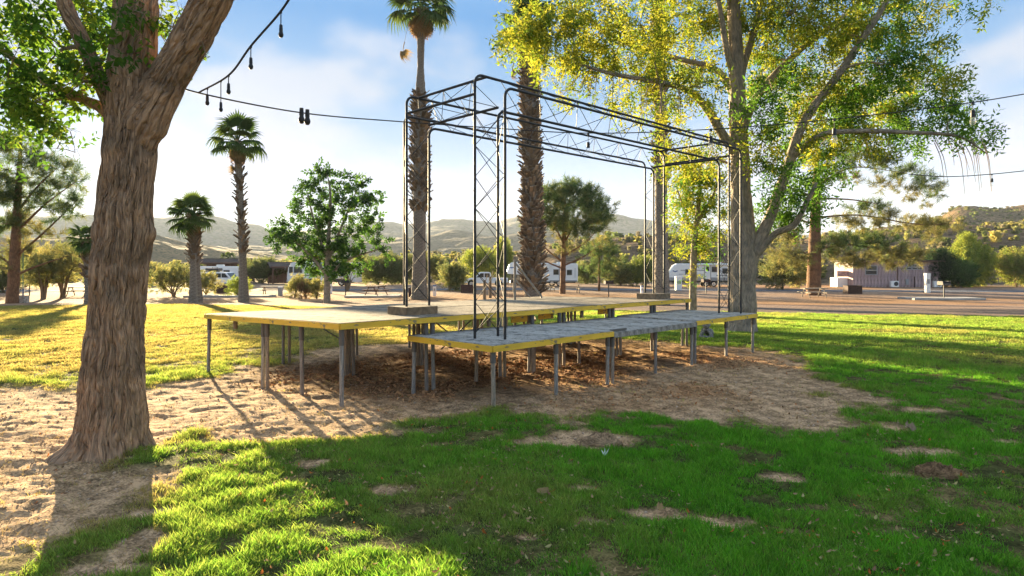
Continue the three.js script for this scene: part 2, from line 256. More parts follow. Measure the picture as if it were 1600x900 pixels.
scene.fog = new THREE.FogExp2(lin(.76, .88, 1), .00013);
// ---------------------------------------------------------------- grass and litter
function bladesGeometry(n, R, hMin, hMax, w, spread, lean) {
  const pos = [], nor = [], idx = [];
  for (let i = 0; i < n; i++) {
    const a = R() * 6.283, rr = Math.sqrt(R()) * spread, x = Math.cos(a) * rr, z = Math.sin(a) * rr, h = lerp(hMin, hMax, R()), f = R() * 6.283, l = lean * (.3 + R()), dx = Math.cos(f) * l * h, dz = Math.sin(f) * l * h, ww = w * (.7 + .6 * R()), g = R() * 6.283, sx = Math.cos(g) * ww / 2, sz = Math.sin(g) * ww / 2, b = pos.length / 3;
    pos.push(x - sx, 0, z - sz, x + sx, 0, z + sz, x - sx * .8 + dx * .35, h * .6, z - sz * .8 + dz * .35, x + sx * .8 + dx * .35, h * .6, z + sz * .8 + dz * .35, x + dx, h, z + dz);
    const nx = -Math.sin(g), nz = Math.cos(g); for (let k = 0; k < 5; k++) nor.push(nx * .84, .54, nz * .84);
    idx.push(b, b + 1, b + 2, b + 1, b + 3, b + 2, b + 2, b + 3, b + 4);
  }
  const g = new THREE.BufferGeometry(); g.setAttribute('position', new THREE.Float32BufferAttribute(pos, 3)); g.setAttribute('normal', new THREE.Float32BufferAttribute(nor, 3)); g.setIndex(idx); return g;
}
function instanced(name, geo, mat, items, parent, label) {   // items: [matrix, r, g, b]
  const m = new THREE.InstancedMesh(geo, mat, items.length); m.name = name; items.forEach((it, i) => { m.setMatrixAt(i, it[0]); m.setColorAt(i, lin(it[1], it[2], it[3])); });
  stuff(m); if (parent) parent.add(m); else { m.name = numbered(name); scene.add(m); } return m;
}
const Q = new THREE.Quaternion(), UP = new V3(0, 1, 0);
const place = (x, y, z, q, s, sy = s) => new THREE.Matrix4().compose(new V3(x, y, z), q, new V3(s, sy, s));
{
  const R = rng(77), lists = [[], [], [], []];
  const geos = [0, 1, 2].map((k) => bladesGeometry(11, rng(100 + k), .018, .046, .0038, .042, .6)); geos.push(bladesGeometry(14, rng(105), .02, .042, .0075, .075, .6));
  const D0 = 2.0, D1 = 46, dens = (r) => 2300 * Math.min(1, Math.pow(4 / r, 1.35)), half = rad(52);
  let total = 0; const steps = 300;
  for (let k = 0; k < steps; k++) {
    const r0 = D0 * Math.pow(D1 / D0, k / steps), r1 = D0 * Math.pow(D1 / D0, (k + 1) / steps), n = Math.round(half * (r1 * r1 - r0 * r0) * dens(r0));
    for (let i = 0; i < n; i++) {
      const r = Math.sqrt(lerp(r0 * r0, r1 * r1, R())), a = (R() * 2 - 1) * half, x = Math.sin(a) * r, z = -Math.cos(a) * r, lawn = onLawn(x, z); if (R() > lawn) continue;
      const b = r < 36 ? bare(x, z) : 0, patch = fbm(x * 2.2, z * 2.2, 3, 120), thin = fbm(x * 6, z * 6, 2, 133); let keep = Math.pow(1 - b, 1.2) * smooth(.34, .58, thin * .6 + patch * .5); keep = Math.max(keep, .02 * smooth(.55, .7, patch)); if (R() > keep) continue;
      const dryAndSunlit = clamp(smooth(.42, .70, fbm(x * .5 + 9, z * .5, 4, 140)) * .34 + b * .9 + (R() - .5) * .4 + smooth(1.2, -2.2, x) * .44 + smooth(9, 14, r) * .42);  // x and r terms paint sunlit yellow into the grass; the rest is dry grass
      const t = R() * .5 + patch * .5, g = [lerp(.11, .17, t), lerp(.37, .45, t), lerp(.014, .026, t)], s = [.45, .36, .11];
      const k2 = r > 13 ? 3 : Math.floor(R() * 3), sc = (.75 + R() * .6) * (1 - .45 * b) * (k2 === 3 ? 1.1 * Math.pow(r / 13, .35) : Math.pow(Math.max(1, r / 4), .3));
      Q.setFromAxisAngle(UP, R() * 6.283); const bri = .55 + .9 * R(); lists[k2].push([place(x, ground(x, z) - .003, z, Q, sc, sc * (.42 + .85 * smooth(.3, .75, patch * .5 + thin * .5))), lerp(g[0], s[0], dryAndSunlit) * bri, lerp(g[1], s[1], dryAndSunlit) * bri, lerp(g[2], s[2], dryAndSunlit) * bri]); total++;
    }
  }
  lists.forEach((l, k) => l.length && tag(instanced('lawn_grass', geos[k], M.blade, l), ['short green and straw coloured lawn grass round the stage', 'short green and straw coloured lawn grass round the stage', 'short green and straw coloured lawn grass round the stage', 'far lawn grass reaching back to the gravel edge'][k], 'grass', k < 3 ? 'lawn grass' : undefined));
  console.log('grass tufts', total);
  // fallen leaves, thin and curled, and clods on the bare earth
  const leaf = new THREE.PlaneGeometry(.034, .015, 4, 2); { const p = leaf.attributes.position; for (let i = 0; i < p.count; i++) { const x = p.getX(i) / .017, y = p.getY(i) / .0075; p.setXYZ(i, p.getX(i), p.getY(i) * (1 - x * x * .95), .006 * x * x - .003 * y * y); } leaf.rotateX(-Math.PI / 2); leaf.computeVertexNormals(); }
  const L = [], C = [];
  for (let i = 0; i < 15000; i++) { const r = 2.2 + 12 * Math.pow(R(), 1.6), a = (R() * 2 - 1) * half, x = Math.sin(a) * r, z = -Math.cos(a) * r; if (fbm(x * 1.2, z * 1.2, 3, 150) < .36 + .2 * R()) continue; Q.setFromEuler(new THREE.Euler((R() - .5) * 1.4, R() * 6.28, (R() - .5) * 1.4)); const o = R(), c = o < .13 ? [.42, .13, .03] : o < .5 ? [.38, .26, .13] : o < .75 ? [.44, .37, .16] : [.22, .13, .07]; L.push([place(x, ground(x, z) + .012 + (1 - bare(x, z)) * (.012 + .022 * R()), z, Q, .4 + 1.0 * R() * R()), ...c]); }
  tag(instanced('fallen_leaves', leaf, M.dry, L), 'scattered dry tan and orange leaves on the lawn', 'leaves');
  const clod = new THREE.IcosahedronGeometry(.5, 1); { const p = clod.attributes.position; for (let i = 0; i < p.count; i++) { const v = new V3().fromBufferAttribute(p, i), k = .75 + .5 * noise2(v.x * 3 + 5, v.y * 3 + v.z * 4, 3); p.setXYZ(i, v.x * k, v.y * k * .6, v.z * k); } clod.computeVertexNormals(); }
  for (let i = 0; i < 26000; i++) { const r = 2.4 + 13 * Math.pow(R(), 1.2), a = (R() * 2 - 1) * half, x = Math.sin(a) * r, z = -Math.cos(a) * r; if (R() > bare(x, z) * (.25 + fbm(x * 1.5, z * 1.5, 3, 160))) continue; Q.setFromEuler(new THREE.Euler(R() * 6, R() * 6, R() * 6)); const t = R(); C.push([place(x, ground(x, z) + .001, z, Q, .006 + .022 * Math.pow(R(), 3)), lerp(.26, .46, t), lerp(.17, .34, t), lerp(.10, .24, t)]); }
  tag(instanced('soil_clods', clod, std(0xffffff, .95), C), 'small clods and pebbles on the bare earth', 'clods');
  const W = [], chip = new THREE.BoxGeometry(1, .25, .4);
  for (let i = 0; i < 7000; i++) { const a = R() * 6.283, k = Math.sqrt(R()), x = .3 + Math.cos(a) * k * 3.8 + (R() - .5), z = -9.4 + Math.sin(a) * k * 2.3; if (R() > bare(x, z) * smooth(.40, .62, fbm(x * .9 + 3, z * .9, 4, 44)) * 1.2) continue; Q.setFromEuler(new THREE.Euler((R() - .5) * 1.6, R() * 6.3, (R() - .5) * 1.6)); const t = R(); W.push([place(x, ground(x, z) + .006, z, Q, .02 + .05 * R() * R()), lerp(.22, .50, t), lerp(.11, .27, t), lerp(.05, .12, t)]); }
  tag(instanced('bark_mulch', chip, std(0xffffff, .95), W), 'orange brown bark chips strewn under the stage', 'mulch');
  const S = [], stalk = bladesGeometry(6, rng(9), .01, .03, .003, .05, 2.2);
  for (let i = 0; i < 9000; i++) { const r = 3 + 13 * Math.pow(R(), 1.1), a = (R() * 2 - 1) * half, x = Math.sin(a) * r, z = -Math.cos(a) * r; if (R() > bare(x, z) * smooth(.35, .6, fbm(x * 2, z * 2, 3, 170))) continue; Q.setFromAxisAngle(UP, R() * 6.28); const t = R(); S.push([place(x, ground(x, z) - .002, z, Q, .8 + R()), lerp(.34, .5, t), lerp(.24, .38, t), lerp(.10, .18, t)]); }
  tag(instanced('dry_straw', stalk, M.dry, S), 'dry straw and dead grass lying on the bare earth', 'straw');
}
// ---------------------------------------------------------------- plants
/** one sprig: a twig's end with leaves along it, pointing along +y */
function sprigGeometry(n, length, leafL, leafW, R, spread = 1, tri = false) {
  const pos = [], idx = [], e = new THREE.Euler(), v = new V3();
  for (let i = 0; i < n; i++) {
    const t = (i + .5) / n, a = i * 2.4 + R() * .8, out = (.5 + R() * .6) * spread; e.set(0, a, 0);
    const base = new V3(Math.cos(a) * .01, t * length, Math.sin(a) * .01), dir = new V3(Math.cos(a) * out, .55 + .4 * R() - .5 * R(), Math.sin(a) * out).normalize(), side = new V3().crossVectors(dir, new V3(R() - .5, R() - .5, R() - .5)).normalize(), up = new V3().crossVectors(side, dir), L = leafL * (.7 + .6 * R()), W = leafW * (.7 + .6 * R()), b = pos.length / 3;
    const put = (x, y, z) => { v.copy(base).addScaledVector(dir, x).addScaledVector(side, y).addScaledVector(up, z); pos.push(v.x, v.y, v.z); };
    if (tri) { put(0, -W / 2, 0); put(0, W / 2, 0); put(L, 0, 0); idx.push(b, b + 1, b + 2); continue; }
    put(0, 0, 0); put(L * .42, -W / 2, L * .07); put(L * .45, 0, 0); put(L * .42, W / 2, L * .07); put(L, 0, -L * .12);
    idx.push(b, b + 1, b + 2, b, b + 2, b + 3, b + 1, b + 4, b + 2, b + 2, b + 4, b + 3);
  }
  const g0 = new THREE.BufferGeometry(); g0.setAttribute('position', new THREE.Float32BufferAttribute(pos, 3)); g0.setIndex(idx); const g = g0.toNonIndexed(); g.computeVertexNormals(); return g;
}
const sprig = {
  broad: sprigGeometry(13, .30, .085, .040, rng(1)), long: sprigGeometry(14, .34, .095, .030, rng(2)), maple: sprigGeometry(16, .55, .20, .13, rng(3), 1.1), needle: sprigGeometry(26, .5, .42, .035, rng(4), .8, true), bush: sprigGeometry(18, .45, .17, .10, rng(5), 1.2), fine: sprigGeometry(22, .5, .14, .05, rng(6), 1.2), bare: sprigGeometry(7, .5, .38, .012, rng(7), .5, true),
};
const pick = (R, a) => a[Math.floor(R() * a.length)];
/**
 * A tree from its limbs and from where its foliage hangs. limbs: [[points], [radii], seg, rows]; clumps: [centre, rx, ry, rz].
 * Each clump is joined to the nearest limb by a branch, with twigs out to its sprigs.
 */
function tree(o) {
  const R = rng(o.seed), t = thing(o.name, o.label, 'tree', null, 0, o.group), nodes = [];
  o.limbs.forEach((l, i) => {
    const g = taperTube(l.p, l.r, l.seg ?? 10, l.rows ?? 0, l.disp); part(i ? 'limb' : 'trunk', g, l.mat ?? o.bark, t);
    const c = new THREE.CatmullRomCurve3(l.p, false, 'centripetal'); if (l.bare) return; for (let k = 0; k <= 24; k++) if (k >= (l.from ?? (i ? 3 : 12))) nodes.push([c.getPoint(k / 24), lerp(l.r[0], l.r.at(-1), k / 24)]);
  });
  const br = [], items = [];
  const dir = new V3(), q = new THREE.Quaternion();
  const centers = [...o.clumps].sort((a, b) => a[0].distanceTo(nodes[0][0]) - b[0].distanceTo(nodes[0][0]));
  for (const [c, rx, ry, rz, den = 1, tint] of centers) {
    let best = null, cost = 1e9; for (const n of nodes) { const k = n[0].distanceTo(c) + Math.max(0, n[0].y - c.y + (o.rise ?? 0)) * (o.drop ?? .7); if (k < cost) { cost = k; best = n; } }
    const from = best[0], r0 = Math.min(best[1] * .6, o.branchR ?? .05) + .004, mid = from.clone().lerp(c, .5).add(new V3((R() - .5) * rx * .6, (o.sag ?? .12) * from.distanceTo(c), (R() - .5) * rx * .6));
    br.push(taperTube([from, mid, c], [r0, r0 * .6, r0 * .25], 5, 6));
    const cv = new THREE.CatmullRomCurve3([from, mid, c]); for (let k = 2; k <= 6; k++) nodes.push([cv.getPoint(k / 6), lerp(r0, r0 * .3, k / 6)]);
    const tw = []; const nt = Math.max(3, Math.round((o.twigs ?? 6) * den));
    for (let k = 0; k < nt; k++) { const a = cv.getPoint(.55 + .45 * R()), b = c.clone().add(new V3((R() * 2 - 1) * rx, (R() * 2 - 1) * ry, (R() * 2 - 1) * rz)); tw.push([a, b]); br.push(taperTube([a, a.clone().lerp(b, .5).add(new V3(0, ry * .1, 0)), b], [r0 * .3, r0 * .2, .003], 3, 3, null, false)); }
    const n = Math.round(o.density * den * Math.pow(rx * ry * rz, 2 / 3));
    for (let k = 0; k < n; k++) {
      let p; if (R() < .5) { const [a, b] = pick(R, tw), s = .3 + .75 * R(); p = a.clone().lerp(b, s).add(new V3(R() - .5, R() - .5, R() - .5).multiplyScalar(rx * .3)); } else { const th = R() * 6.283, u = R() * 2 - 1, s = Math.cbrt(R()) * (1 + .12 * (R() - .5)), w = Math.sqrt(1 - u * u); p = c.clone().add(new V3(Math.cos(th) * w * rx * s, u * ry * s, Math.sin(th) * w * rz * s)); }
      dir.copy(p).sub(c); dir.normalize().multiplyScalar(.8).add(new V3(R() - .5, R() - .5 + (o.hang ?? -.3), R() - .5)).normalize(); q.setFromUnitVectors(UP, dir); Q.setFromAxisAngle(UP, R() * 6.283); q.multiply(Q);
      const col = pick(R, tint ?? o.colors), m = .75 + .5 * R(); items.push([new THREE.Matrix4().compose(p, q.clone(), new V3(1, 1, 1).multiplyScalar((o.leafScale ?? 1) * (.7 + .6 * R()))), col[0] * m, col[1] * m, col[2] * m]);
    }
  }
  if (br.length) stuff(part('branches', br, o.twigMat ?? M.twig, t));
  if (items.length) instanced('crown', o.sprig, o.leafMat ?? M.leaf, items, t);
  return t;
}
/** clumps given as [px, py, radius px] round a distance d */
const at = (d, list, R, deep = 1, flat = 1) => list.map(([px, py, r, den, dd, tint]) => [P(px, py, d + (dd ?? (R() * 2 - 1) * deep)), r * d / F, r * d / F * flat, r * d / F, den ?? 1, tint]);
const barkDisp = (amp, R0 = .19) => (a, l) => { const x = Math.cos(a) * R0 * 1.0, z = Math.sin(a) * R0 * 1.0; const w = (fbm(x * 6, l * 2.2 + z * 6, 3, 201) - .5) * .04; const s = a * R0; const f = (k, vv, sd) => 1 - Math.abs(2 * noise2(((s + w) / (Math.PI * 2 * R0)) * k, l * vv, sd, k, 4096) - 1); const r = f(30, 2.6, 210), q = f(60, 6, 220); return amp * (.6 - r * r * r - .45 * q * q * q) + (fbm(x * 5 + 3, l * 2 + z * 5, 3, 230) - .5) * R0 * .22; };

// ---- the big tree at the left edge of the stage lawn
{
  const d = 5.33, s = d / F, R = rng(31), p = (a) => a.map(([x, y, dd = 0]) => P(x, y, d + dd));
  const roots = (a, l) => (l < .5 ? Math.pow(1 - l / .5, 2) * .07 * (1 + .8 * Math.sin(a * 5 + 1)) : 0);
  const b1 = barkDisp(.034, .205), knob = (a, l, r) => { let k = 0; for (const [ka, kl, kr, kh] of [[0.15, 1.86, .11, .055], [3.0, 2.12, .10, .035], [1.2, 1.2, .12, .02], [4.4, 2.5, .1, .03]]) { let da = Math.abs(a - ka); da = Math.min(da, 6.283 - da); const q = Math.hypot(da * r, (l - kl) * .8) / kr; k += kh * Math.exp(-q * q * 2); } return k; };
  const limb = (amp, R0) => barkDisp(amp, R0);
  tree({
    seed: 41, name: 'shade_tree', label: 'thick furrowed trunk of big leafy tree close by on the left', bark: M.bark, sprig: sprig.broad, density: 520, hang: -.35, sag: .06, branchR: .022, twigs: 7, leafScale: .85,
    colors: [[.10, .20, .02], [.14, .24, .025], [.07, .15, .018], [.055, .12, .016], [.20, .27, .03]],
    limbs: [
      { p: p([[171, 712], [173, 690], [177, 600], [181, 500], [188, 400], [196, 310], [203, 240], [208, 170]]), r: [58, 47, 43, 39, 38, 36, 36, 33].map((v) => v * s), seg: 260, rows: 460, disp: (a, l, r) => b1(a, l) + roots(a, l) + knob(a, l, r), from: 22 },
      { p: p([[205, 235], [207, 170], [208, 100], [211, 40], [214, -80], [220, -220, .2]]), r: [30, 35, 33, 31, 28, 22].map((v) => v * s), seg: 150, rows: 220, disp: limb(.026, .16) },
      { p: p([[207, 255, .02], [224, 195, -.02], [262, 124, -.05], [298, 62, -.12], [334, -6, -.2], [372, -90, -.3], [420, -200, -.5]]), r: [22, 32, 27, 26, 25, 22, 17].map((v) => v * s), seg: 140, rows: 230, disp: limb(.023, .14) },
      { p: p([[196, 235], [184, 188, -.05], [160, 135, -.1], [132, 72, -.15], [102, 8, -.2], [80, -60, -.2], [40, -160, -.2]]), r: [12, 14, 11, 10.5, 10, 8, 6].map((v) => v * s), seg: 40, rows: 90, disp: limb(.009, .055) },
      { p: p([[195, 225], [170, 178], [132, 156, .15], [84, 137, .3], [42, 108, .45], [-10, 70, .6], [-80, 30, .8]]), r: [10, 10, 7.5, 6.5, 5.5, 4.5, 3].map((v) => v * s), seg: 24, rows: 60, disp: limb(.003, .035) },
    ],
    clumps: at(d, [[10, 20, 46], [62, 22, 48], [118, 34, 42], [30, 72, 46], [90, 82, 42], [140, 92, 32], [12, 118, 40], [60, 122, 34], [150, 30, 36], [160, 62, 26], [112, 128, 26], [146, 132, 20], [20, 168, 30], [62, 160, 24], [100, 160, 16, .8], [24, 212, 26, .9, 1.4], [64, 200, 24, .9, 1.4], [96, 212, 16, .8, 1.4], [6, 240, 22, .9, 1.5], [118, 238, 9, .8, 1.3], [40, 182, 26, 1, .9], [82, 186, 18, .9, .9], [70, 232, 15, .9, 1.2], [110, 206, 12, .8, 1.1],
      [250, 22, 24, 1, .6], [272, 40, 18, 1, .7], [258, 60, 16, 1, .5], [228, 18, 24, 1, -.25], [218, 50, 16, .9, -.24], [206, 80, 12, .8, -.23], [190, 10, 20, 1, -.3], [316, 64, 9, .7, -.2], [322, 88, 6, .6, -.2], [292, 122, 6, .6, -.1], [250, 205, 4, .7, 0], [162, 232, 4, .7, 0], [366, 0, 9, .8, -.2], [170, 120, 14, .9, .4], [288, 10, 16, 1, .5],
      [0, -60, 60, .5], [100, -60, 60, .5], [200, -80, 60, .5, .5], [320, -110, 50, .4], [60, -170, 70, .4], [180, -190, 70, .4], [-80, 0, 60, .6], [-110, 90, 50, .6], [-80, -110, 70, .4], [240, -260, 60, .4]], R, .5),
  });
}
// ---- the airy tree behind the right end of the stage
{
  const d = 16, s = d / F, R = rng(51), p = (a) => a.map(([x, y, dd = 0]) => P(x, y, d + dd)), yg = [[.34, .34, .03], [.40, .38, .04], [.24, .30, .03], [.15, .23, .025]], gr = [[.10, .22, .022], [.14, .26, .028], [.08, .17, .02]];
  const L = [[828, 36, 40], [868, 60, 38], [815, 66, 24], [922, 30, 44], [960, 80, 34], [905, 100, 26], [1000, 36, 44], [992, 136, 22], [1060, 30, 44], [1078, 104, 30], [1040, 146, 22], [1120, 30, 40], [880, 148, 14], [942, 150, 13], [1100, 138, 26], [1030, 84, 30], [846, 108, 13], [1010, 165, 12, .7], [968, 176, 12, .6], [1050, 190, 16, .7],
    [1180, 50, 44], [1232, 88, 42], [1288, 40, 44], [1240, 20, 40], [1340, 56, 40], [1384, 22, 40], [1436, 14, 28], [1322, 116, 44], [1380, 102, 38], [1432, 84, 28], [1400, 148, 40], [1450, 138, 30], [1480, 112, 18], [1340, 178, 40], [1300, 166, 34], [1262, 156, 34], [1432, 188, 32], [1488, 184, 28], [1532, 208, 20], [1504, 160, 18], [1212, 140, 28], [1190, 232, 26], [1290, 218, 28], [1352, 216, 28], [1232, 214, 28], [1420, 214, 20], [1262, 258, 26], [1302, 262, 20, .8], [1222, 288, 30], [1250, 326, 30], [1286, 300, 18, .8], [1204, 338, 24], [1190, 180, 22], [1506, 6, 12], [1552, 8, 9], [1190, 110, 30],
    [1060, 240, 24], [1100, 250, 22], [1032, 258, 12], [1030, 205, 14, .7], [1120, 205, 18, .7],
    [900, -50, 50, .5], [1000, -60, 60, .5], [1100, -60, 60, .5], [1200, -60, 60, .5], [1300, -60, 60, .5], [1400, -70, 50, .5], [1050, -150, 60, .4], [1170, -170, 60, .4], [1290, -150, 60, .4]];
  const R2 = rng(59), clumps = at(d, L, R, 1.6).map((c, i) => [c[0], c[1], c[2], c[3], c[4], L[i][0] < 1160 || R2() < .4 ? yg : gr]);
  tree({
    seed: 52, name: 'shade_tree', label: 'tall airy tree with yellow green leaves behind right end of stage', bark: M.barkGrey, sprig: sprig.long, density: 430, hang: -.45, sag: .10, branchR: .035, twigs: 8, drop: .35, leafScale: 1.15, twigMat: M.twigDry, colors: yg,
    limbs: [
      { p: p([[1158, 530], [1159, 505], [1161, 440], [1162, 390], [1158, 300], [1153, 190], [1150, 90], [1146, 0], [1140, -160]]), r: [27, 21, 19.5, 20, 15, 13, 11, 9, 5].map((v) => v * s), seg: 72, rows: 260, disp: (a, l, r) => barkDisp(.022, .3)(a, l) + (l < .5 ? Math.pow(1 - l / .5, 2) * .07 * (1 + Math.sin(a * 4)) : 0), from: 8 },
      { p: p([[1168, 425], [1180, 390, -.1], [1202, 342, -.2], [1226, 275, -.3], [1256, 190, -.4], [1300, 130, -.5], [1348, 60, -.6], [1392, -10, -.6], [1430, -80, -.6]]), r: [9, 11, 8, 7.5, 7, 6, 5, 4, 3].map((v) => v * s), seg: 20, rows: 90, disp: barkDisp(.008, .11) },
      { p: p([[1180, 400, -.1], [1212, 365, -.4], [1240, 352, -.7], [1260, 316, -.9], [1276, 285, -1]]), r: [6, 5, 4.5, 3.5, 2].map((v) => v * s), seg: 12, rows: 40, disp: barkDisp(.004, .06) },
      { p: p([[1158, 215], [1175, 165, .2], [1206, 122, .4], [1264, 66, .6], [1332, 14, .9], [1380, -40, 1]]), r: [7, 6.5, 5.5, 4.5, 3.5, 2].map((v) => v * s), seg: 12, rows: 50, disp: barkDisp(.004, .07) },
      { p: p([[1152, 245], [1126, 205, -.2], [1106, 172, -.4], [1076, 142, -.7], [1031, 129, -1], [960, 116, -1.2], [899, 99, -1.4]]), r: [7, 7, 6, 4.5, 4, 3, 1.5].map((v) => v * s), seg: 12, rows: 50, disp: barkDisp(.004, .07) },
      { p: p([[1148, 150], [1120, 110, .3], [1060, 92, .5], [974, 66, .8], [905, 24, 1], [850, 30, 1]]), r: [6, 5, 4, 3.5, 2.5, 1].map((v) => v * s), seg: 10, rows: 40 },
      { p: p([[1236, 250, -.3], [1280, 212, -.6], [1335, 205, -.9], [1420, 207, -1.2], [1500, 214, -1.4], [1542, 240, -1.5]]), r: [4, 4, 3.6, 3, 2, .8].map((v) => v * s), seg: 10, rows: 40 },
      { p: p([[1152, 170], [1160, 110, .1], [1175, 60, .2], [1190, 0, .2], [1210, -80, .2]]), r: [7, 6, 5, 4, 2].map((v) => v * s), seg: 10, rows: 40 },
      { p: p([[1150, 130], [1136, 80, -.2], [1126, 20, -.3], [1110, -60, -.3]]), r: [6, 5, 4, 3].map((v) => v * s), seg: 10, rows: 40 },
      ...Array.from({ length: 26 }, (_, i) => { const u = i < 13, x0 = u ? 1450 + 95 * R() : 890 + 230 * R(), y0 = u ? 214 + 12 * R() : 106 + 22 * R(), x1 = x0 + (u ? 8 + 22 * R() : (R() - .7) * 30), y1 = y0 + 35 + 50 * R(), dd = u ? -1.4 : -1.1; return { bare: true, mat: M.twigDry, p: p([[x0, y0, dd], [lerp(x0, x1, .6), lerp(y0, y1, .35), dd], [x1, y1, dd]]), r: [.012, .009, .004], seg: 4, rows: 8 }; }),
    ],
    clumps,
  });
  const d2 = 21, s2 = d2 / F, g0 = onGround(1083, 505);
  tree({
    seed: 53, name: 'slender_tree', label: 'slim young tree with lime leaves between stage towers and big trunk', bark: M.barkGrey, sprig: sprig.long, density: 330, hang: -.3, sag: .1, branchR: .02, leafScale: 1.2, colors: yg.concat(gr.slice(0, 1)),
    limbs: [{ p: [new V3(P(1083, 480, d2).x, baseG(P(1083, 480, d2).x, -d2) - .05, -d2), P(1083, 440, d2), P(1085, 380, d2), P(1092, 310, d2), P(1096, 240, d2)], r: [6, 5.5, 4.5, 3, 1.5].map((v) => v * s2), seg: 14, rows: 60, disp: barkDisp(.006, .1) }, { p: [P(1086, 370, d2), P(1072, 335, d2), P(1056, 290, d2)], r: [.05, .04, .015] }, { p: [P(1088, 350, d2), P(1112, 310, d2), P(1126, 270, d2)], r: [.05, .04, .015] }],
    clumps: at(d2, [[1076, 326, 30], [1092, 290, 28], [1112, 348, 26], [1064, 300, 20], [1122, 300, 24], [1082, 372, 20, .8], [1110, 388, 16, .7], [1066, 350, 18], [1100, 262, 22], [1072, 268, 16], [1088, 432, 8, .8], [1072, 440, 6, .8], [1050, 378, 10, .7]], R, .8),
  });
}
// ---- the round leafy tree beyond the left half of the stage
{
  const d = 43, s = d / F, R = rng(61), p = (a) => a.map(([x, y, dd = 0]) => P(x, y, d + dd)), yb = baseG(P(511, 470, d).x, -d);
  tree({
    seed: 62, name: 'leafy_tree', label: 'rounded dark green tree with pale trunk behind left half of stage', bark: M.barkGrey, sprig: sprig.maple, density: 60, hang: -.15, branchR: .07, twigs: 5, colors: [[.05, .12, .02], [.07, .15, .022], [.10, .19, .025], [.04, .09, .018]],
    limbs: [{ p: [new V3(P(511, 0, d).x, yb - .05, -d), ...p([[511, 450], [511, 424], [514, 360], [516, 300], [512, 275]])], r: [.24, .21, .17, .12, .07, .03], seg: 16, rows: 40, from: 10 }, { p: p([[511, 430], [486, 400], [455, 372]]), r: [.12, .09, .03] }, { p: p([[511, 432], [545, 405], [590, 390]]), r: [.12, .09, .03] }, { p: p([[512, 410], [535, 350], [556, 300]]), r: [.11, .08, .03] }, { p: p([[512, 410], [492, 350], [480, 300]]), r: [.11, .08, .03] }],
    clumps: at(d, [[497, 270, 10], [508, 288, 20], [486, 300, 16], [540, 284, 16], [556, 300, 18], [576, 300, 12], [592, 310, 9], [520, 318, 26], [484, 328, 20], [556, 332, 20], [464, 312, 8], [452, 358, 22], [430, 364, 12], [478, 372, 24], [510, 362, 28], [548, 368, 26], [582, 362, 14], [594, 378, 11], [600, 400, 10], [500, 404, 22], [470, 396, 16], [536, 404, 24], [570, 404, 16], [434, 374, 10], [585, 336, 12], [524, 420, 14], [486, 416, 12]], R, 1.6),
  });
}
